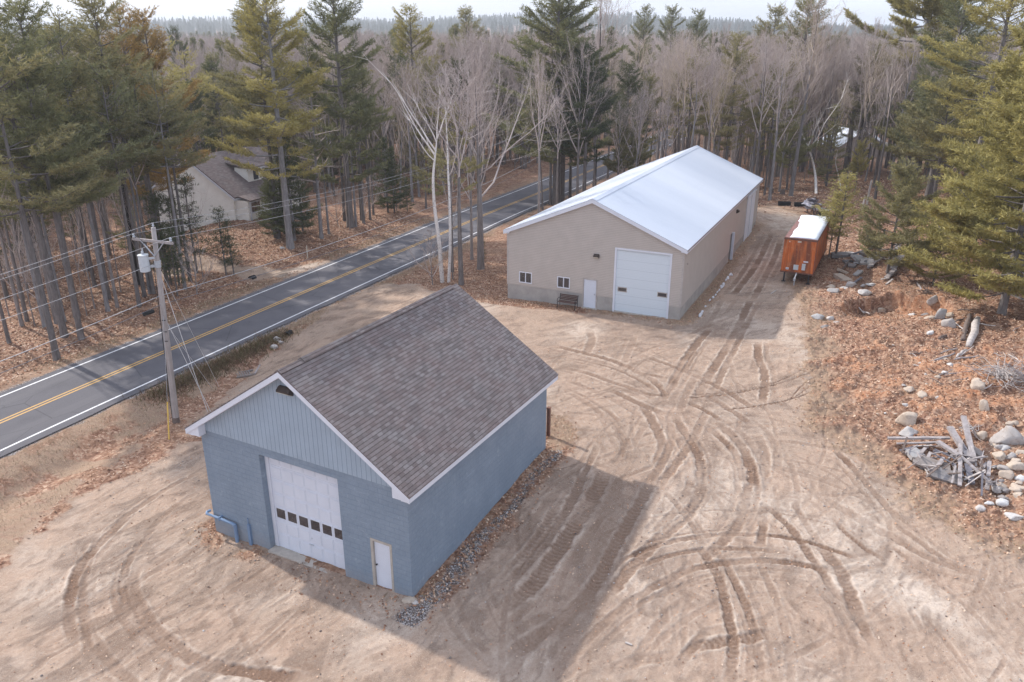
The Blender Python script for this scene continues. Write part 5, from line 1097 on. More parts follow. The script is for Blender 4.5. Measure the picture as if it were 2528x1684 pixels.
def pine(seed, H, cf, R, dens=1.0, r0=.22, top_open=.5, dead=.35, tuft=.27, taper=.75, sub=1.0, hz=0.0, side=None, gap=.12, blades=5):
    r = np.random.default_rng(seed); wob = r.normal(size=2)*.12
    P = [(wob[0]*sin(t*3)*t, wob[1]*sin(t*2.3)*t, -.4+(H+.4)*t) for t in np.linspace(0, 1, 14)]; Rr = [r0*(1-t)**.8+.02+(.05*r0/.2 if i == 0 else 0) for i, t in enumerate(np.linspace(0, 1, 14))]
    tv = trunk_arrays(P, Rr); S_ = []; TP = []; TD = []; TS = []
    def axis(z): t = (z+.4)/(H+.4); return np.array([wob[0]*sin(t*3)*t, wob[1]*sin(t*2.3)*t, z])
    z = cf*H
    while z < H*.985:
        t = (z-cf*H)/(H*(1-cf)); prof = R*((1-t)**taper*(.72+.28*sin(min(1, t*4)*pi/2))+.05)
        nb = int(r.integers(3, 6)); a0 = r.uniform(0, 2*pi); big = r.uniform(.75, 1.15)
        for b in range(nb):
            if r.random() < gap: continue
            a = a0+2*pi*b/nb+r.normal()*.2; L = prof*big*r.uniform(.45, 1.2)
            if side is not None: L *= .55+.75*max(0, cos(a-side))
            if L < .25: L = .25
            el = hz+.03+.95*t**1.7+r.normal()*.13; dh = np.array([cos(a), sin(a), 0]); sdir = np.array([-sin(a), cos(a), 0]); c0 = axis(z+r.normal()*.08)
            ns = 6; sp = np.linspace(0, 1, ns+1); cur = r.normal()*.12
            path = np.array([c0+dh*L*cos(el)*q+sdir*cur*L*q*q+np.array([0, 0, L*(sin(el)*q-.10*sin(q*pi)*(1-t)+.16*q*q)]) for q in sp])
            S_ += path_segs(path, [max(.008, (.012+.016*L)*(1-.8*q)) for q in sp])
            k = max(3, int(L*3.1*dens*sub))
            for q in np.linspace(.38 if L > 1.2 else .1, 1, k):
                base = c0+dh*L*cos(el)*q+sdir*cur*L*q*q+np.array([0, 0, L*(sin(el)*q-.10*sin(q*pi)*(1-t)+.16*q*q)])
                for sg in ((-1, 1) if q < .97 else (0,)):
                    an = sg*r.uniform(.55, 1.1); dd = norm(dh*cos(an)+sdir*sin(an)+np.array([0, 0, r.uniform(.05, .45)])); l2 = (.2+.42*L*(1.05-.72*q)*r.uniform(.6, 1.25)) if sg else .25
                    l2 = min(l2, 1.9); nt = max(2, int(l2/.125*dens)); ss = np.linspace(.1, 1, nt); pts = base+dd[None]*(l2*ss)[:, None]+np.stack([r.normal(size=nt)*.03, r.normal(size=nt)*.03, .10*ss**2*l2+r.normal(size=nt)*.03], 1)
                    TP.append(pts); TD.append(np.repeat((dd*.8+np.array([0, 0, .45]))[None], nt, 0)); TS.append(np.full(nt, tuft*r.uniform(.8, 1.2)))
                    if l2 > .5: S_.append((*base, *pts[-1], .008, .004))
        z += r.uniform(.50, .95)*(1-.40*t)*max(.6, H/19)
    zd = cf*H*.45                                              # dead stubs below the crown
    while zd < cf*H:
        if r.random() < dead: 
            a = r.uniform(0, 2*pi); L = r.uniform(.5, 1.9); c0 = axis(zd); p1 = c0+np.array([cos(a)*L*.6, sin(a)*L*.6, .05]); p2_ = c0+np.array([cos(a+.2)*L, sin(a+.2)*L, -.1*L]); S_ += path_segs([c0, p1, p2_], [.022, .014, .006])
        zd += .45
    TP = np.concatenate(TP); TD = np.concatenate(TD); TS = np.concatenate(TS); n = len(TP); V = []
    for b in range(blades):
        d_ = TD+r.normal(size=(n, 3))*.75; d_ /= np.linalg.norm(d_, axis=1)[:, None]; w = np.cross(d_, r.normal(size=(n, 3))); w /= np.linalg.norm(w, axis=1)[:, None]+1e-9
        L = (TS*r.uniform(.7, 1.25, n))[:, None]; wd = L*.13; q = TP+r.normal(size=(n, 3))*.04; V.append(np.stack([q-w*wd*.6, q+w*wd, q+d_*L], 1))
    V = np.concatenate(V).reshape(-1, 3); F = np.arange(len(V)).reshape(-1, 3)
    sv = segs_mesh(S_, 3); tv = join(tv, sv)
    return raw_mesh('pine_trunk', tv[0], tv[1], M['bark_pine'], 4, smooth=False), raw_mesh('pine_crown', V, F, M['needle_olive'], 3)

def bare(seed, H, cf=.35, spread=.42, n1=11, n2=6, n3=5, r0=.16, twig=.010, wob=.25, up=.10, mats=('bark_bare', 'twig'), lean=(0, 0), R=None, n4=0, Lmax=99):
    r = np.random.default_rng(seed); ph = r.uniform(0, 6, 2); w = r.normal(size=2)*wob
    def ax(t): return np.array([w[0]*sin(t*3+ph[0])*t+lean[0]*t*H, w[1]*sin(t*2.5+ph[1])*t+lean[1]*t*H, H*t])
    ts = np.linspace(-.03, 1, 16); P = [ax(t) for t in ts]; Rr = [max(.012, r0*(1-max(t, 0))**.9) for t in ts]; Rr[0] *= 1.3
    tv = trunk_arrays(P, Rr, 8); S_ = []
    def grow(p0, d, L, rad, k):
        P_ = [p0]; d = norm(d)
        for i in range(k): d = norm(d+r.normal(size=3)*.10+np.array([0, 0, up])); P_.append(P_[-1]+d*L/k)
        S_.extend(path_segs(P_, [max(twig*.5, rad*(1-.85*i/k)) for i in range(k+1)])); return P_, d
    for i in range(n1):
        t = cf+(1-cf)*((i+r.random())/n1)**.9*.97; a = i*2.4+r.normal()*.4; L1 = min(Lmax*r.uniform(.5, 1), H*(1-t)*r.uniform(.55, .95)+H*.07); an = spread*r.uniform(.7, 1.35)
        P1, d1 = grow(ax(t), np.array([cos(a)*sin(an), sin(a)*sin(an), cos(an)]), L1, r0*(1-t)*.62+.012, 6)
        for j in range(n2):
            q = .2+.78*(j+r.random())/n2; f = q*6; i0 = min(5, int(f)); p = P1[i0]+(P1[i0+1]-P1[i0])*(f-i0); dd = norm(P1[i0+1]-P1[i0]); L2 = L1*(1-q*.6)*r.uniform(.35, .6)
            P2, d2 = grow(p, dd+r.normal(size=3)*.42, L2, max(twig, .016*(1-q)+.006), 4)
            for m_ in range(n3):
                q2 = .15+.85*(m_+r.random())/n3; f2 = q2*4; i2 = min(3, int(f2)); p3 = P2[i2]+(P2[i2+1]-P2[i2])*(f2-i2); L3 = L2*r.uniform(.25, .55)
                P3, d3 = grow(p3, (P2[i2+1]-P2[i2])/(np.linalg.norm(P2[i2+1]-P2[i2])+1e-9)+r.normal(size=3)*.45, L3, twig*.8, 2)
                for m4 in range(n4):
                    grow(P3[1 if m4 % 2 else 2], d3+r.normal(size=3)*.5, L3*r.uniform(.3, .7), twig*.6, 1)
    sv = segs_mesh(S_, 3)
    return raw_mesh('bare_trunk', tv[0], tv[1], M[mats[0]], 4, smooth=True), raw_mesh('bare_crown', sv[0], sv[1], M[mats[1]], 4)

PR = {                                                          # prototype -> ((trunk mesh, crown mesh), height)
 'tallA': (pine(11, 22, .30, 5.2, 1.0, .30, taper=.55), 22), 'tallB': (pine(12, 22, .20, 5.4, 1.1, .32, taper=.55), 22), 'tallC': (pine(13, 21, .42, 4.2, 1.0, .20, taper=.5), 21),
 'highD': (pine(14, 18, .52, 3.9, .95, .155, taper=.45, gap=.3), 18), 'highE': (pine(15, 17, .60, 3.3, .9, .13, taper=.4, gap=.4), 17), 'umb': (pine(16, 26, .54, 9.2, 1.15, .42, taper=.40, hz=-.05, gap=.0, tuft=.34), 26),
 'wide': (pine(17, 15, .11, 5.6, 1.25, .20, taper=.6, gap=.02, tuft=.28), 15), 'layer': (pine(18, 10, .40, 4.0, 1.1, .15, taper=.5, gap=.1), 10),
 'hem': (pine(19, 10, .08, 2.4, 1.2, .12, taper=.8, tuft=.2, hz=-.12, dead=0), 10), 'young': (pine(20, 8, .14, 3.1, 1.6, .09, taper=.7, tuft=.2, gap=.12, dead=0, hz=.12, blades=5), 8),
 'sap': (pine(23, 6, .30, 1.25, 1.6, .05, taper=.45, tuft=.16, dead=0, hz=.3, blades=4), 6), 'smallhem': (pine(24, 5, .25, 1.3, 1.1, .045, taper=.8, tuft=.17, dead=0, hz=-.1, gap=.3), 5),
 'far': (pine(25, 18, .25, 3.2, .55, .22, tuft=.42, taper=.8, sub=.8), 18), 'far2': (pine(26, 16, .2, 2.8, .55, .2, tuft=.42, taper=.9, sub=.8), 16),
 'b1': (bare(31, 16, .40, .36, 13, 9, 7, twig=.011), 16), 'b2': (bare(32, 15, .46, .30, 12, 9, 7, wob=.5, twig=.011), 15), 'b3': (bare(33, 15, .30, .44, 14, 9, 7, twig=.011), 15), 'b4': (bare(34, 13, .52, .28, 11, 8, 7, .12, twig=.011), 13),
 'bwide': (bare(35, 16.5, .34, .74, 15, 9, 7, .19, .0085, up=.13, n4=2, mats=('bark_bare', 'twig')), 16.5), 'bthin': (bare(36, 11, .35, .35, 8, 5, 3, .06, .007), 11),
 'bfar': (bare(37, 15, .32, .42, 13, 7, 6, .2, .020), 15), 'bfar2': (bare(38, 14, .28, .50, 13, 7, 6, .2, .020), 14),
 'deadpine': (bare(39, 19, .25, 1.25, 60, 4, 3, .20, .010, up=.02, mats=('bark_grey', 'twig'), Lmax=2.9), 19),
 'bush': (bare(40, 4.2, .05, .8, 16, 8, 5, .05, .007), 4.2)}
PR['trunkonly'] = (bare(41, 15, .5, .5, 7, 4, 3, .17, .008), 15)
def add_tree(kind, name, x, y, H, label, cat, group=None, mc=None, mt=None, rz=None, sxy=None, lean=(0, 0)):
    (tm, cm), h0 = PR[kind]; z = float(T(x, y)); s = H/h0
    e = empty(name, (x, y, z-.05), rng.uniform(0, 2*pi) if rz is None else rz, label, cat, group)
    e.rotation_euler = (lean[1], lean[0], e.rotation_euler[2]); sx = (sxy if sxy else 1)*s; e.scale = (sx, sx, s)
    a = bpy.data.objects.new('trunk', tm); b = bpy.data.objects.new('crown', cm)
    for o, m_ in ((a, mt), (b, mc)):
        COL.objects.link(o); o.parent = e
        if m_: o.material_slots[0].link = 'OBJECT'; o.material_slots[0].material = M[m_]
    return e
def bytop(px, py, Y):
    """x and height of a tree at depth Y whose tip is seen at this photo pixel"""
    yc = -(py-842)/FOC; d = np.array([(px-1264)/FOC, cos(PITCH)+yc*sin(PITCH), -sin(PITCH)+yc*cos(PITCH)]); s = Y/d[1]; return d[0]*s, CAM_H+d[2]*s
used = []
def P_top(kind, name, px, py, Y, label, **k):
    x, z = bytop(px, py, Y); used.append((x, Y)); return add_tree(kind, name, x, Y, z-float(T(x, Y)), label, 'pine' if 'pine' in name else 'tree', **k)
def P_base(kind, name, px, py, H, label, cat='pine', **k):
    x, y, z = G(px, py); used.append((x, y)); return add_tree(kind, name, x, y, H, label, cat, **k)
P_base('tallA','pine_tree',717,613,22.5,'tall olive pine with a thick bare grey trunk nearest the far road edge',mc='needle_yellow',mt='bark_grey',sxy=1.05)
P_base('tallB','pine_tree',866,560,22.8,'tall dark green pine right of the thick grey trunked one across the road',mc='needle_green',sxy=1.05)
P_base('tallC','pine_tree',688,588,22.0,'tall yellowish pine whose crown rises just left of the thick grey trunk',mc='needle_olive')
P_base('deadpine','dead_pine',794,589,18.5,'slender grey dead pine with bare whorled limbs across the road','pine')
P_base('tallB','pine_tree',1373,504,24,'biggest dark green pine by the road, just left of the tan building roof',mc='needle_green',sxy=1.3); P_base('tallC','pine_tree',1385,498,21,'dense pine sharing the crown of the biggest pine by the road',mc='needle_green',sxy=1.3)
P_base('highD','pine_tree',1358,506,19,'second trunk pine close beside the biggest pine left of the tan roof',mc='needle_olive',sxy=.9)
P_base('layer','pine_tree',1407,488,12,'low spreading pine at the right foot of the biggest pine',mc='needle_green'); P_base('highE','pine_tree',1340,518,12.5,'leaning thin pine at the left foot of the biggest pine',mc='needle_olive',lean=(-.06,0))
P_base('highE','pine_tree',1391,492,15,'slim pine between the biggest pine and the low spreading one',mc='needle_olive')
for a in [('tallA',1010,14,108,'pointed yellow-green pine top standing alone above the mauve woods left of centre','needle_yellow',1.05),('tallC',1155,25,128,'smaller pointed pine top above the mauve woods, midway to the biggest pine','needle_olive',1.0),
 ('tallA',1595,14,150,'first of three small pine tips on the skyline behind the tan roof','needle_green',.8),('tallC',1660,20,160,'middle of three small pine tips on the skyline behind the tan roof','needle_green',.9),('tallA',1724,24,150,'right one of three small pine tips on the skyline behind the tan roof','needle_green',.9),
 ('tallC',1912,20,135,'pine with a thin tip left of the tall pale forest tree','needle_olive',1.0),('tallB',2003,-12,120,'large olive pine directly behind the tall pale forest tree','needle_olive',1.1),('tallC',2060,90,140,'short skyline pine between the large olive pine and the umbrella pine','needle_green',1.0),
 ('tallB',2395,-60,88,'dark green pine at the upper right, right of the umbrella pine','needle_green',1.15),('tallA',2520,-110,72,'golden green pine cut by the upper right corner','needle_yellow',1.35),('wide',2600,40,60,'yellow pine mostly outside the right edge','needle_yellow',1.0),
 ('tallA',430,66,125,'dark spire of a spruce-like pine against the far blue hill','needle_dark',.6)]:
    P_top(a[0],'pine_tree',a[1],a[2],a[3],a[4],mc=a[5],sxy=a[6])
P_base('umb','pine_tree',2223,426,28,'towering umbrella pine with a long bare trunk behind the young pine',mc='needle_yellow',mt='bark_grey')
x_, y_, _z = G(2459,779); add_tree('wide','pine_tree',x_+.3,y_,14.6,'broad yellow-green pine leaning over the orange slope at the right edge','pine',mc='needle_yellow',rz=1.0,sxy=1.2); used.append((x_,y_))
P_base('wide','pine_tree',2560,690,13.5,'yellow pine at the right edge behind the broad one',mc='needle_yellow'); P_base('young','pine_tree',2303,702,4.6,'bushy yellow-green pine in front of the dark brush pile',mc='needle_yellow',sxy=1.15)
P_base('young','pine_tree',2400,640,7.5,'yellow-green pine behind the dark brush pile',mc='needle_yellow',sxy=1.1); P_base('wide','pine_tree',2470,600,12.5,'taller yellow pine further back at the right edge',mc='needle_yellow')
P_base('layer','pine_tree',2300,527,12.2,'flat layered pine on a bare leaning trunk right of the young pine',mc='needle_olive',lean=(.05,0)); P_base('layer','pine_tree',2235,470,9.5,'low layered pine left of the flat layered one',mc='needle_olive',sxy=1.1); P_base('layer','pine_tree',2350,500,10,'greenish layered pine right of the flat layered one',mc='needle_green')
P_base('layer','pine_tree',2290,440,14,'dusky green pine behind the layered pines',mc='needle_green'); P_base('layer','pine_tree',2110,475,5.5,'small golden pine by the thin white snag',mc='needle_yellow',sxy=.55)
P_base('young','pine_tree',2190,676,8.3,'young open green pine growing beside the slab heap',mc='needle_olive',sxy=1.05); P_base('sap','pine_sapling',2062,636,6.6,'feathery pale green sapling right of the orange trailer','sapling',mc='needle_yellow',sxy=1.3); P_base('sap','pine_sapling',2046,634,5.2,'thinner sapling touching the right side of the orange trailer','sapling',mc='needle_yellow')
P_base('smallhem','pine_sapling',1195,660,2.2,'tiny dark evergreen at the foot of the big mauve tree','sapling',mc='needle_dark',sxy=.7)
# left wood: crowns whose tips are seen against the sky
for i, a in enumerate([('tallC',222,-4,62,'tall pine with the highest tip in the left wood','needle_olive',1.1),('highD',138,62,58,'olive pine left of the highest tip in the left wood','needle_olive',1.15),('tallC',28,6,54,'tall pine near the upper left corner','needle_green',1.1),('tallA',292,14,68,'pine with golden orange needles in the left wood','needle_gold',.9),
 ('tallA',352,22,72,'tall pine with a ragged golden top, right of the orange-needled one','needle_gold',.95),('highE',392,112,92,'rounded pale olive pine left of the blue hill gap','needle_yellow',1.2),('highD',100,76,66,'olive pine between the two upper left tips','needle_green',1.1),('highD',58,150,50,'dusky pine low at the left edge','needle_green',1.2),
 ('tallC',-14,30,50,'dark pine cut by the left edge','needle_green',1.1),('highE',455,135,98,'pale pine just left of the far mauve clearing','needle_yellow',1.1),('highE',240,170,56,'dark green pine in front of the highest tip','needle_green',1.1),('highE',330,190,62,'green pine above the leaning grey trunks','needle_green',1.2),
 ('highD',-30,120,46,'broad dusky pine beyond the left edge','needle_olive',1.2),('highE',395,200,62,'pine spreading flat limbs left of the house','needle_olive',1.1),('highE',180,140,72,'olive pine half hidden behind the left wood crowns','needle_olive',1.0)]):
    P_top(a[0],'pine_tree',a[1],a[2],a[3],a[4],mc=a[5],sxy=a[6])
# trunks seen in the left wood
lw = [(23,847,'trunkonly',12,'bark_pine','dark trunk nearest the bottom left corner of the wood'),(55,805,'trunkonly',13,'bark_bare','thin grey trunk second from the left edge of the wood'),(67,792,'trunkonly',13,'bark_pine','straight dark trunk third from the left edge'),(86,803,'bthin',9,None,'thin stem between the third trunk and the twin grey trunks'),
 (112,806,'trunkonly',16,'bark_grey','left one of the twin grey trunks nearest the road'),(119,804,'highE',17,'bark_grey','right one of the twin grey trunks nearest the road'),(139,799,'trunkonly',12,'bark_bare','grey trunk right of the twin trunks'),(159,795,'trunkonly',13,'bark_grey','second grey trunk right of the twin trunks'),(181,725,'trunkonly',15,'bark_pine','dark trunk set back behind the grey ones'),
 (215,780,'bthin',8,None,'thin crooked stem in the open gap of the left wood'),(234,708,'trunkonly',15,'bark_pine','dark slanting trunk set back left of the tall clean one'),(267,769,'highD',17,'bark_grey','tall clean grey trunk near the road in the middle of the left wood'),(290,759,'trunkonly',12,'bark_bare','thin grey trunk right of the tall clean one'),(299,722,'bthin',9,None,'thin forked stem behind the thin grey trunk'),
 (343,702,'highD',17.5,'bark_black','thickest black trunk just left of the utility pole'),(357,733,'trunkonly',15,'bark_pine','slim trunk between the black trunk and the pole'),(371,725,'highE',16,'bark_grey','grey trunk directly behind the transformer'),(380,726,'trunkonly',14,'bark_pine','dark trunk touching the pole in the photo'),(17,735,'trunkonly',15,'bark_pine','dark trunk set back at the left edge'),
 (417,711,'smallhem',7.5,'bark_pine','small hemlock just right of the pole top'),(424,704,'smallhem',7,None,'slender hemlock with sparse twigs right of the pole'),(443,704,'smallhem',7,'bark_pine','hemlock left of the big brown trunk before the house'),(457,713,'highE',16,'bark_grey','big brown-grey trunk in front of the house gable'),(487,675,'smallhem',8,'bark_pine','slim dark hemlock before the house wall'),
 (501,685,'bthin',8,None,'thin bare leaning sapling before the house wall'),(559,681,'smallhem',5.6,None,'thin hemlock sapling before the house corner'),(578,679,'smallhem',4.6,None,'shorter crooked hemlock sapling right of the thin one'),(678,587,'hem',6.5,'bark_pine','dark hemlock beside the house porch'),(672,568,'hem',6,None,'dark hemlock touching the house porch roof'),
 (728,594,'hem',10,'bark_grey','dark hemlock behind the thick grey trunk'),(748,571,'hem',8,None,'dark low hemlock right of the thick grey trunk'),(703,578,'hem',9,None,'dark hemlock between the house and the thick grey trunk'),(812,577,'trunkonly',11,'bark_grey','grey trunk right of the dead pine'),(851,545,'trunkonly',16,'bark_pine','dark trunk left of the leaning pale one'),(864,568,'bthin',12,None,'pale leaning trunk nearest the road right of the dead pine'),
 (879,560,'trunkonly',12,'bark_grey','grey trunk right of the pale leaning one'),(892,543,'highE',15,'bark_pine','left dark trunk of the row above the road bend'),(898,551,'trunkonly',14,'bark_pine','middle dark trunk of the row above the road bend'),(914,543,'highE',15,'bark_pine','right dark trunk of the row above the road bend'),(922,530,'trunkonly',11,'bark_pine','thin dark trunk ending the row above the road bend'),
 (958,524,'hem',8,'bark_pine','dark hemlock over a forked trunk beyond the road bend'),(974,524,'hem',7,None,'dark hemlock right of the forked one'),(1006,523,'hem',3.6,None,'small round hemlock alone beyond the road bend'),(1052,516,'trunkonly',10,'bark_pine','thin dark trunk alone right of the small round hemlock')]
for a, b, k, H, mt, lab in lw:
    ev = k in ('hem', 'smallhem'); nm = 'hemlock_tree' if ev else ('pine_tree' if k in ('highD', 'highE') else 'bare_tree')
    P_base(k, nm, a, b, H, lab, nm.split('_')[0] if ev or 'pine' in nm else 'bare tree', mt=mt, mc=('needle_dark' if ev else ('needle_olive' if a % 2 else 'needle_green') if 'pine' in nm else None))
for k in range(7): a = rng.uniform(0, 130); P_base('bush','bare_shrub',a,rng.uniform(660,760),rng.uniform(4,7),'grey leafless thicket filling the lower left of the wood','shrub',group='leafless thickets in the left wood')
r_ = np.random.default_rng(55)
for k in range(75):
    y = r_.uniform(52, 84); x = r_.uniform(-62, -20); d = float(road_d(np.array([x]), np.array([y]))[0][0])
    hx_, hy_ = loc(x, y, (-27.6, 78.6), HA)
    if d > -7 or (-12 < hx_ < 6 and -9 < hy_ < 14) or float(poly_sd(np.array([x]), np.array([y]), DRIVE)[0]) < 1 or (x > -33 and y > 62): continue
    kk = r_.choice(['bthin', 'bush', 'trunkonly', 'bthin', 'smallhem'])
    if kk == 'smallhem': add_tree(kk, 'hemlock_tree', x, y, r_.uniform(3, 7), 'young hemlock among the thin stems of the left wood', 'hemlock', 'young hemlocks in the left wood', mc='needle_dark')
    elif kk == 'bush': add_tree(kk, 'bare_shrub', x, y, r_.uniform(2.5, 5), 'leafless brush among the trunks of the left wood', 'shrub', 'brush among the trunks of the left wood')
    else: add_tree(kk, 'bare_tree', x, y, r_.uniform(7, 13), 'thin leafless stem among the trunks of the left wood', 'bare tree', 'thin stems in the left wood')
    used.append((x, y))
# roadside group with the birches
P_base('trunkonly','birch_tree',1092,697,1,'','tree') if False else None
def birch(px, py, pts, r0, label, seed, bm='bark_birch', tm='twig_pale', ntw=4, forks=()):
    x, y, z = G(px, py); e = empty('birch_tree', (x, y, z-.05), 0, label, 'birch'); used.append((x, y)); r = np.random.default_rng(seed)
    P = np.array([(0,0,-.3)]+[(p_[0]-x, p_[1]-y, p_[2]-z) for p_ in pts]); ts = np.linspace(0, 1, len(P)); tt = np.linspace(0, 1, 24)
    C_ = np.stack([np.interp(tt, ts, P[:, i]) for i in range(3)], 1)
    for _ in range(3): C_[1:-1] = (C_[:-2]+C_[1:-1]*2+C_[2:])/4
    R_ = [r0*(1-t)**.8+.02 for t in tt]; tv = trunk_arrays(C_, R_, 9)
    link('trunk', raw_mesh('birch_trunk', tv[0], tv[1], M[bm], 4, smooth=True), e); S_ = []
    def grow(p0, d, L, rad, k, lev):
        P_ = [p0]; d = norm(d)
        for i in range(k): d = norm(d+r.normal(size=3)*.10+np.array([0, 0, .10])); P_.append(P_[-1]+d*L/k)
        S_.extend(path_segs(P_, [max(.006, rad*(1-.85*i/k)) for i in range(k+1)]))
        if lev < 3:
            for q in range(ntw-lev*2+1): i = r.integers(1, k); grow(P_[i], norm(P_[i+1]-P_[i])+r.normal(size=3)*.42, L*r.uniform(.25, .55), rad*.42, 4, lev+1)
    for (t, a, el, L, rd) in forks: p0 = C_[int(t*23)]; grow(p0, (cos(a)*cos(el), sin(a)*cos(el), sin(el)), L, rd, 7, 1)
    sv = segs_mesh(S_, 4); link('crown', raw_mesh('birch_crown', sv[0], sv[1], M[tm], 4), e)
def W3(px, py, Y): x, z = bytop(px, py, Y); return (x, Y, z)
birch(1092,697,[W3(1085,600,59.2),W3(1072,510,59),W3(1068,440,58.5),W3(1075,375,58.5),W3(1080,330,58.5)],.155,'white birch leaning left beside the road, with arching white limbs',1,
      forks=((.80,pi*.97,.85,5.5,.075),(.86,pi*1.0,.95,6.5,.07),(.92,pi*.9,1.1,4.5,.05),(.97,.2,1.2,4,.05),(.99,1.5,1.3,3.6,.045),(.78,pi*1.1,.75,4,.045)))
birch(1107,697,[W3(1112,600,59.6),W3(1110,500,59.8),W3(1106,420,60),W3(1104,340,60),W3(1098,250,60)],.11,'second grey-white birch standing just right of the leaning one',2,'bark_birch','twig',
      forks=tuple((q, a, .95, 4.2*(1.35-q), .035) for q, a in zip(np.linspace(.6, .97, 5), np.arange(5)*2.2)))
P_base('bthin','bare_tree',1118,690,9.5,'thin bare stem between the two birches and the dark trunk','bare tree'); P_base('b4','bare_tree',1139,703,15,'dark trunked bare tree just left of the tan building, right of the birches','bare tree',mt='bark_pine',sxy=1.5)
P_base('bwide','bare_tree',1184,666,16.8,'wide mauve crowned bare tree, the biggest between birches and tan building','bare tree',sxy=1.12); P_base('b1','bare_tree',1192,665,15.5,'second stem of the wide mauve crowned clump','bare tree'); P_base('b3','bare_tree',1165,640,14,'bare tree behind the wide mauve crown','bare tree')
P_base('bush','bare_shrub',1068,702,4.2,'small leafless shrub with a crooked dark stem left of the birches','shrub'); P_base('b3','bare_tree',1150,560,15,'bare tree between the road and the wide mauve crown','bare tree') if False else None
x_, y_, _ = G(1467,460); add_tree('b1','bare_tree',x_,y_,22.5,'tall bare tree with a black lower trunk left of the tan roof peak','bare tree',mt='bark_black',rz=2); used.append((x_,y_))
birch(2016,480,[W3(2014,430,95),W3(2002,380,95),W3(1990,350,95),W3(1965,300,95),W3(1945,262,95)],.15,'white forked birch behind the scrap heap',3,forks=((.50,.35,1.15,7.5,.09),(.55,.1,1.25,6.5,.06),(.75,pi,.6,3,.04),(.9,pi*.8,.9,2.6,.035)),ntw=5)
birch(2080,476,[W3(2072,440,96),W3(2062,400,96),W3(2068,370,96)],.08,'thin crooked white snag right of the forked birch',4,forks=((.95,1,1.2,1,.02),))
P_base('b2','bare_tree',1952,484,20,'tall pale bare tree with a straight grey trunk behind the tan building','bare tree',mt='bark_grey',mc='twig_tan',lean=(.02,0),sxy=1.2); P_base('trunkonly','bare_tree',2156,463,15,'slim dark trunk left of the umbrella pine','bare tree',mt='bark_pine'); P_base('trunkonly','bare_tree',2160,491,14,'slim dark trunk nearest behind the young pine','bare tree',mt='bark_pine')
for a, b, H, lab in ((2140,505,2.6,'broken pale stump among the leaves, the taller one'),(2128,524,1.6,'broken pale stump among the leaves, the shorter one')):
    x, y, z = G(a, b); o = MB().tube([(0,0,-.2),(.02,0,H*.5),(.08,.03,H*.9),(.12,.03,H)], [.13,.12,.10,.03], 8).build('tree_stump', M['deadwood']); o.location = (x, y, z); tag(o, lab, 'stump')
# bare row between road and tan building, and round the clearing
P_base('b1','bare_tree',1500,440,15.5,'pale bare tree rising behind the left slope of the tan roof','bare tree',mc='twig_tan'); P_base('b3','bare_tree',1560,420,17,'broad pale bare tree behind the middle of the tan roof','bare tree',mc='twig_tan',sxy=1.25); P_base('b2','bare_tree',1620,405,16,'bare tree behind the tan roof peak','bare tree')
P_base('b1','bare_tree',1690,400,15,'bare tree right behind the far gable of the tan building','bare tree',mc='twig_tan')

# ------------------------------------------------------------------ random forest
rf_ = np.random.default_rng(99)
def clear(x, y):
    d, _ = road_d(np.array([x]), np.array([y])); d = float(d[0])
    if abs(d) < 8.2: return True
    u, v = loc(x, y, BO, BYAW)
    if -17 < u < 16 and -12 < v < 33: return True
    if d > 0 and y < 84 and x < 45 and u > -17: return True
    if d > 0 and u > 0 and 28 < x < 47 and y < 93: return True
    if 45 <= x and y < 66: return True
    if abs(x-61) < 9 and 132 < y < 152: return True
    if 64 < y < 152 and x > 0 and .395 < x/(y*.932+6.6) < .475 and (int(x*37+y*91) % 2): return True
    if float(poly_sd(np.array([x]), np.array([y]), DRIVE)[0]) < 2.5: return True
    if d < 0 and y < 60: return True
    hx_, hy_ = loc(x, y, (-27.6, 78.6), HA)
    if -13 < hx_ < 9 and -5 < hy_ < 15: return True
    if d < 0 and -34 < x < -19 and y < 76: return True
    return False
def scatter_pts(n, y0, y1, mind, marg=6, xr=.68):
    out = []; tries = 0; grid = {}
    for (a, b) in used: grid.setdefault((int(a//4), int(b//4)), []).append((a, b))
    while len(out) < n and tries < n*40:
        tries += 1; y = y0+(y1-y0)*rf_.random()**.8; x = rf_.uniform(-xr*y-marg, xr*y+marg)
        gk = (int(x//4), int(y//4)); bad = any((a-x)**2+(b-y)**2 < mind*mind for i in (-1,0,1) for j in (-1,0,1) for a, b in grid.get((gk[0]+i, gk[1]+j), []))
        if bad or clear(x, y): continue
        out.append((x, y)); grid.setdefault(gk, []).append((x, y))
    used.extend(out); return out
pts = scatter_pts(350, 60, 128, 1.9)
pts.sort(key=lambda p_: p_[1]); nb = npn = 0
gl_ = {'lb': ('leafless grey tree in the wood across the road', 'bare trees in the wood across the road'), 'rb': ('leafless mauve grey tree in the wood behind the tan building', 'bare trees in the wood behind the tan building'),
       'lp': ('pine standing among the trees of the wood across the road', 'pines in the wood across the road'), 'rp': ('pine standing among the bare trees behind the tan building', 'pines in the wood behind the tan building')}
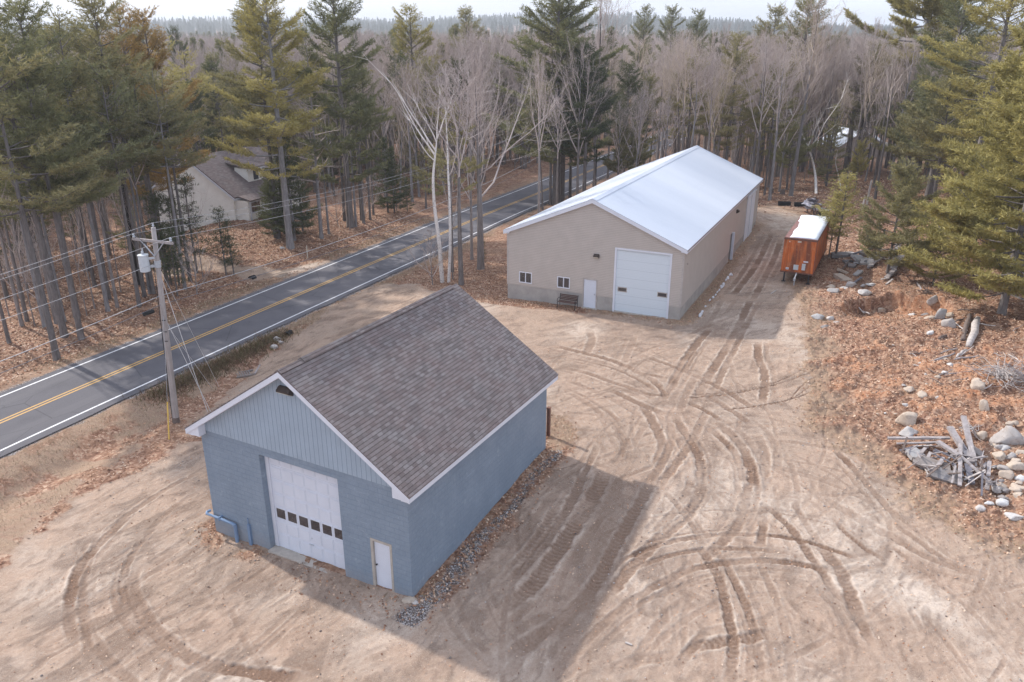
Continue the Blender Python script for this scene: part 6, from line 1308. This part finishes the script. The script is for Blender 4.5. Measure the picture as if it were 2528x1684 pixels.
for x, y in pts:
    d = float(road_d(np.array([x]), np.array([y]))[0][0]); left = d < 0
    pp = (.52 if x < -18 else .28) if left else (.24 if x < 40 else .34)
    if rf_.random() < pp:
        k = rf_.choice(['tallC', 'highD', 'tallA', 'hem', 'layer']); H = {'hem': rf_.uniform(6, 10), 'layer': rf_.uniform(7, 11)}.get(k, rf_.uniform(12, 17.5)); npn += 1
        lab, gp_ = gl_['lp' if left else 'rp']; add_tree(k, 'pine_tree', x, y, H, lab, 'pine', gp_, mc=rf_.choice(['needle_olive', 'needle_green', 'needle_dark', 'needle_olive']))
    else:
        k = rf_.choice(['b1', 'b2', 'b3', 'b4', 'b3']); nb += 1; lab, gp_ = gl_['lb' if left else 'rb']
        add_tree(k, 'bare_tree', x, y, rf_.uniform(10, 17), lab, 'bare tree', gp_, mc=rf_.choice(['twig', 'twig', 'twig_tan', 'twig']), mt=rf_.choice(['bark_bare', 'bark_grey', 'bark_grey', 'bark_pine']), sxy=rf_.uniform(.8, 1.3), lean=tuple(rf_.normal(size=2)*.035))
# slim stems that fill the edge of the wood behind the clearing
for x, y in scatter_pts(110, 84, 112, 1.2, 0, .62):
    if x < 18: continue
    add_tree('bthin', 'bare_sapling', x, y, rf_.uniform(6, 10), 'thin leafless stem at the edge of the wood behind the clearing', 'sapling', 'thin stems at the edge of the wood')

def instancer(name, P, S_, kinds, label, cat=None):
    """one countless mass: points carrying whole-tree instances"""
    coll = bpy.data.collections.new(name+'_sources')
    for k in kinds:
        (tm, cm), h = PR[k[0]]
        V = []; 
        me = bpy.data.meshes.new('mass_tree'); import bmesh
        bm = bmesh.new(); bm.from_mesh(tm); n0 = len(bm.faces); bm.from_mesh(cm); bm.faces.ensure_lookup_table()
        for i in range(n0, len(bm.faces)): bm.faces[i].material_index = 1
        bm.to_mesh(me); bm.free(); me.materials.append(M[k[1]]); me.materials.append(M[k[2]]); coll.objects.link(bpy.data.objects.new('mass_tree', me))
    me = bpy.data.meshes.new(name); me.vertices.add(len(P)); me.vertices.foreach_set('co', np.asarray(P, np.float32).ravel()); me.update()
    a = me.attributes.new('scl', 'FLOAT', 'POINT'); a.data.foreach_set('value', np.asarray(S_, np.float32))
    ng = bpy.data.node_groups.new(name, 'GeometryNodeTree'); ng.interface.new_socket('Geometry', in_out='INPUT', socket_type='NodeSocketGeometry'); ng.interface.new_socket('Geometry', in_out='OUTPUT', socket_type='NodeSocketGeometry')
    N = ng.nodes; gi = N.new('NodeGroupInput'); go = N.new('NodeGroupOutput'); ip = N.new('GeometryNodeInstanceOnPoints'); ci = N.new('GeometryNodeCollectionInfo')
    ci.inputs[0].default_value = coll; ci.inputs['Separate Children'].default_value = True; ci.inputs['Reset Children'].default_value = True; ip.inputs['Pick Instance'].default_value = True
    rv = N.new('FunctionNodeRandomValue'); rv.data_type = 'FLOAT_VECTOR'; rv.inputs[0].default_value = (0, 0, 0); rv.inputs[1].default_value = (0, 0, 6.283)
    at = N.new('GeometryNodeInputNamedAttribute'); at.data_type = 'FLOAT'; at.inputs['Name'].default_value = 'scl'
    Lk = ng.links.new; Lk(gi.outputs[0], ip.inputs['Points']); Lk(ci.outputs[0], ip.inputs['Instance']); Lk(rv.outputs[0], ip.inputs['Rotation']); Lk(at.outputs['Attribute'], ip.inputs['Scale']); Lk(ip.outputs[0], go.inputs[0])
    o = link(name, me); md = o.modifiers.new('mass', 'NODES'); md.node_group = ng; return tag(o, label, cat, kind='stuff')
def mass_pts(n, y0, y1, xr=.72, power=1.0):
    P = []
    while len(P) < n:
        y = y0+(y1-y0)*rf_.random()**power; x = rf_.uniform(-xr*y-10, xr*y+10)
        if y < 300 and clear(x, y): continue
        P.append((x, y))
    P = np.array(P); return np.c_[P, T(P[:, 0], P[:, 1])]
P = mass_pts(4300, 104, 430, power=.95); instancer('distant_bare_woods', P, rf_.uniform(.85, 1.15, len(P)), [('b1','bark_bare','twig'),('b3','bark_bare','twig'),('bfar','bark_bare','twig'),('bfar2','bark_bare','twig')], 'mauve grey bare woods stretching far behind the buildings', 'woods')
P = mass_pts(1100, 115, 430); P = P[(P[:, 0] < 20) | (rf_.random(len(P)) < .55)]; instancer('distant_pines', P, rf_.uniform(.7, 1.08, len(P)), [('far','bark_pine','needle_green'),('far2','bark_pine','needle_olive')], 'scattered distant pines among the bare woods', 'woods')
P = mass_pts(7000, 420, 1150, power=.9); instancer('far_forest', P, rf_.uniform(.8, 1.1, len(P)), [('far','bark_pine','needle_green'),('bfar2','bark_bare','twig'),('far2','bark_pine','needle_dark')], 'far mixed forest running to the horizon', 'forest')
P = mass_pts(9000, 1150, 2600, power=.8); instancer('hill_forest', P, rf_.uniform(.9, 1.5, len(P)), [('far','bark_pine','needle_dark'),('far2','bark_pine','needle_dark')], 'dark conifer forest on the far low hill', 'forest')
# understorey brush that hides bare ground between the trunks
P = mass_pts(700, 78, 190); P = P[np.array([not (p_[1] < 102 and p_[0] > 20) for p_ in P])]; instancer('woodland_brush', P, rf_.uniform(.5, 1.0, len(P)), [('bush','bark_bare','twig'),('bthin','bark_bare','twig')], 'leafless brush under the trees of the woods', 'brush')

# ================================================================== litter, grass, pebbles
def gidx(x, y):
    return np.clip(np.searchsorted(NY, y), 1, len(NY)-1), np.clip(np.searchsorted(NX, x), 1, len(NX)-1)
def gz(x, y):
    j, i = gidx(x, y); fx = (x-NX[i-1])/(NX[i]-NX[i-1]); fy = (y-NY[j-1])/(NY[j]-NY[j-1])
    return (Z[j-1, i-1]*(1-fx)+Z[j-1, i]*fx)*(1-fy)+(Z[j, i-1]*(1-fx)+Z[j, i]*fx)*fy
def sample(n, x0, x1, y0, y1, mask, s):
    r = np.random.default_rng(s); x = r.uniform(x0, x1, n*4); y = r.uniform(y0, y1, n*4); j, i = gidx(x, y); k = r.random(n*4) < mask[j, i]; x, y = x[k][:n], y[k][:n]; return x, y, gz(x, y), r
def quads_obj(name, x, y, z, L, W_, tilt, mat, label, r, lift=.015):
    n = len(x); a = r.uniform(0, 2*pi, n); t = r.normal(size=(n, 2))*tilt; u = np.stack([np.cos(a), np.sin(a), t[:, 0]], 1)*L[:, None]; v = np.stack([-np.sin(a), np.cos(a), t[:, 1]], 1)*W_[:, None]; c = np.stack([x, y, z+lift+r.uniform(0, .02, n)], 1)
    V = np.stack([c-u, c+v+np.array([0, 0, .006]), c+u, c-v], 1).reshape(-1, 3); me = raw_mesh(name, V, np.arange(n*4).reshape(-1, 4), mat, 4)
    at = me.attributes.new('rnd', 'FLOAT', 'FACE'); at.data.foreach_set('value', r.random(n).astype(np.float32)); return tag(link(name, me), label, kind='stuff')
bu_ok = (bd > .1) & (gd > .05)
lm = np.clip(leaf*.8+orange*.35+.25*nearG+.3*nearB, 0, 1)*bu_ok*(AD > 3.8); 
lm = lm*np.where((RD > 0) & (GX < -8) & (GY < 50), .45, 1); x, y, z, r = sample(75000, -20, 42, 18, 66, lm, 1); quads_obj('leaf_litter', x, y, z, r.uniform(.03, .07, len(x)), r.uniform(.02, .045, len(x)), .45, M['leaf'], 'fallen brown and orange leaves on the slope and verges', r)
x, y, z, r = sample(60000, -60, -8, 38, 84, leaf*(RD < -4), 2); quads_obj('leaf_litter', x, y, z, r.uniform(.05, .11, len(x)), r.uniform(.035, .07, len(x)), .4, M['leaf'], 'fallen leaves carpeting the wood across the road', r)
x, y, z, r = sample(25000, 15, 60, 62, 105, leaf, 3); quads_obj('leaf_litter', x, y, z, r.uniform(.07, .13, len(x)), r.uniform(.05, .08, len(x)), .4, M['leaf'], 'fallen leaves under the trees behind the trailer', r)
x, y, z, r = sample(3500, -18, 25, 18, 45, np.clip(lotdirt, 0, 1)*bu_ok, 4); quads_obj('leaf_litter', x, y, z, r.uniform(.02, .05, len(x)), r.uniform(.015, .03, len(x)), .4, M['leaf'], 'stray leaves and bark scraps on the driven dirt', r)
def grass_obj(name, x, y, z, h, w, label, r):
    n = len(x); a = r.uniform(0, 2*pi, n); d_ = np.stack([np.cos(a)*w, np.sin(a)*w, 0*a], 1); b = np.stack([x, y, z-.01], 1); tip = b+np.stack([r.normal(size=n)*h*.6, r.normal(size=n)*h*.6, h], 1)
    me = raw_mesh(name, np.stack([b-d_, b+d_, tip], 1).reshape(-1, 3), np.arange(n*3).reshape(-1, 3), M['grassblade'], 3); at = me.attributes.new('rnd', 'FLOAT', 'FACE'); at.data.foreach_set('value', r.random(n).astype(np.float32)); return tag(link(name, me), label, kind='stuff')
gm_ = np.clip(grass, 0, 1)*bu_ok*(AD > 3.9)
x, y, z, r = sample(90000, -34, 30, 18, 64, gm_*sstep(.35, .6, n_mid+.15*n_f), 5); grass_obj('dry_grass', x, y, z, r.uniform(.04, .16, len(x)), .012, 'matted dry grass on the verges and round the buildings', r)
x, y, z, r = sample(12000, -30, -2, 44, 84, gm_*(AD < 11), 6); grass_obj('dry_grass', x, y, z, r.uniform(.08, .25, len(x)), .02, 'dry roadside grass further along the road', r)
# darker weeds in the ditch
x0_, y0_, _ = G(540, 905); r = np.random.default_rng(8); n = 5000; t_ = r.uniform(-5, 6, n); x = x0_+t_*.42+r.normal(size=n)*.5; y = y0_+t_*.9+r.normal(size=n)*.5
o = grass_obj('ditch_weeds', x, y, gz(x, y), r.uniform(.1, .45, n), .02, 'tangled dark weeds in the roadside ditch', r); M['weed'] = m_stuffcol('ditch weeds', [(.06,.05,.03), (.16,.09,.06), (.12,.12,.05), (.26,.17,.11)]); o.data.materials[0] = M['weed']
def pebbles(name, x, y, z, s, label, r):
    n = len(x); base = np.array([(1,0,0),(0,1,0),(-1,0,0),(0,-1,0),(0,0,.7),(0,0,-.7)])
    sc = s[:, None]*r.uniform(.6, 1.2, (n, 3)); V = (base[None]*sc[:, None]+np.stack([x, y, z+s*.2], 1)[:, None]).reshape(-1, 3); T_ = np.array([(0,1,4),(1,2,4),(2,3,4),(3,0,4),(1,0,5),(2,1,5),(3,2,5),(0,3,5)])
    F = (np.arange(n)*6)[:, None, None]+T_[None]; me = raw_mesh(name, V, F.reshape(-1, 3), M['pebble'], 3); at = me.attributes.new('rnd', 'FLOAT', 'FACE'); at.data.foreach_set('value', np.repeat(r.random(n), 8).astype(np.float32)); return tag(link(name, me), label, kind='stuff')
x, y, z, r = sample(9000, -14, 4, 19, 34, np.clip(gravel, 0, 1)*(AD > 4.5)*bu_ok, 9); pebbles('gravel', x, y, z, r.uniform(.012, .035, len(x)), 'white and dark gravel in the drip strip of the blue garage', r)
x, y, z, r = sample(16000, -18, 26, 18, 46, np.clip(lotdirt*.5+orange, 0, 1)*bu_ok, 10); pebbles('gravel', x, y, z, r.uniform(.008, .022, len(x))*(1+1.6*(r.random(len(x)) > .97)), 'pebbles and clods on the driven dirt', r)

# ================================================================== air, light, camera
HAZE = .00036
def haze():
    m = bpy.data.materials.new('haze'); m.use_nodes = True; t = m.node_tree; t.nodes.clear(); o = t.nodes.new('ShaderNodeOutputMaterial'); v = t.nodes.new('ShaderNodeVolumePrincipled')
    v.inputs['Color'].default_value = (.80, .86, .95, 1); v.inputs['Density'].default_value = HAZE; v.inputs['Anisotropy'].default_value = .2; t.links.new(v.outputs[0], o.inputs['Volume'])
    b = MB().box(-2650, 2650, -70, 3250, -9, 75).build('haze', m); tag(b, kind='stuff'); b['label'] = 'thin haze over the distant woods'
haze()
SUN_EL = radians(36); Lx, Ly = .79, -.61
w = bpy.data.worlds.new('World'); SC.world = w; w.use_nodes = True; t = w.node_tree; bg = t.nodes['Background']
sky = t.nodes.new('ShaderNodeTexSky'); sky.sky_type = 'NISHITA'; sky.sun_disc = False; sky.sun_elevation = SUN_EL; sky.sun_rotation = math.atan2(-Lx, -Ly); sky.air_density = 1.0; sky.dust_density = 3.0; sky.ozone_density = 1.0
mx = t.nodes.new('ShaderNodeMix'); mx.data_type = 'RGBA'; tc = t.nodes.new('ShaderNodeTexCoord'); mp = t.nodes.new('ShaderNodeMapping'); mp.inputs['Scale'].default_value = (1, 1, 5)
nz = t.nodes.new('ShaderNodeTexNoise'); nz.inputs['Scale'].default_value = 2.2; nz.inputs['Detail'].default_value = 5; cr = t.nodes.new('ShaderNodeMapRange'); cr.inputs[1].default_value = .3; cr.inputs[2].default_value = .7; cr.inputs[3].default_value = .62; cr.inputs[4].default_value = .92
t.links.new(tc.outputs['Generated'], mp.inputs[0]); t.links.new(mp.outputs[0], nz.inputs['Vector']); t.links.new(nz.outputs['Fac'], cr.inputs[0]); t.links.new(cr.outputs[0], mx.inputs[0]); t.links.new(sky.outputs[0], mx.inputs[6]); mx.inputs[7].default_value = (7.4, 7.95, 9.3, 1); t.links.new(mx.outputs[2], bg.inputs[0]); bg.inputs[1].default_value = .12
l = bpy.data.lights.new('sun', 'SUN'); l.energy = 3.6; l.angle = radians(1.2); l.color = (1, .94, .86); lo = bpy.data.objects.new('sun', l); COL.objects.link(lo)
lo.rotation_euler = Vector((Lx*cos(SUN_EL), Ly*cos(SUN_EL), -sin(SUN_EL))).to_track_quat('-Z', 'Y').to_euler()
cam = bpy.data.cameras.new('camera'); cam.sensor_width = 36; cam.lens = 36*FOC/2528; cam.clip_end = 9000; cam.clip_start = .3; co = bpy.data.objects.new('camera', cam); COL.objects.link(co)
co.location = (0, 0, CAM_H); co.rotation_euler = (pi/2-PITCH, 0, 0); SC.camera = co
SC.view_settings.view_transform = 'Standard'; SC.view_settings.look = 'None'; SC.view_settings.exposure = 0.47; SC.view_settings.gamma = 1
SC.render.engine = 'CYCLES'; SC.cycles.use_denoising = True; SC.cycles.max_bounces = 6; SC.cycles.diffuse_bounces = 3; SC.cycles.glossy_bounces = 2; SC.cycles.transmission_bounces = 2; SC.cycles.volume_bounces = 0; SC.cycles.transparent_max_bounces = 4
SC.cycles.use_adaptive_sampling = True; SC.cycles.adaptive_threshold = .02
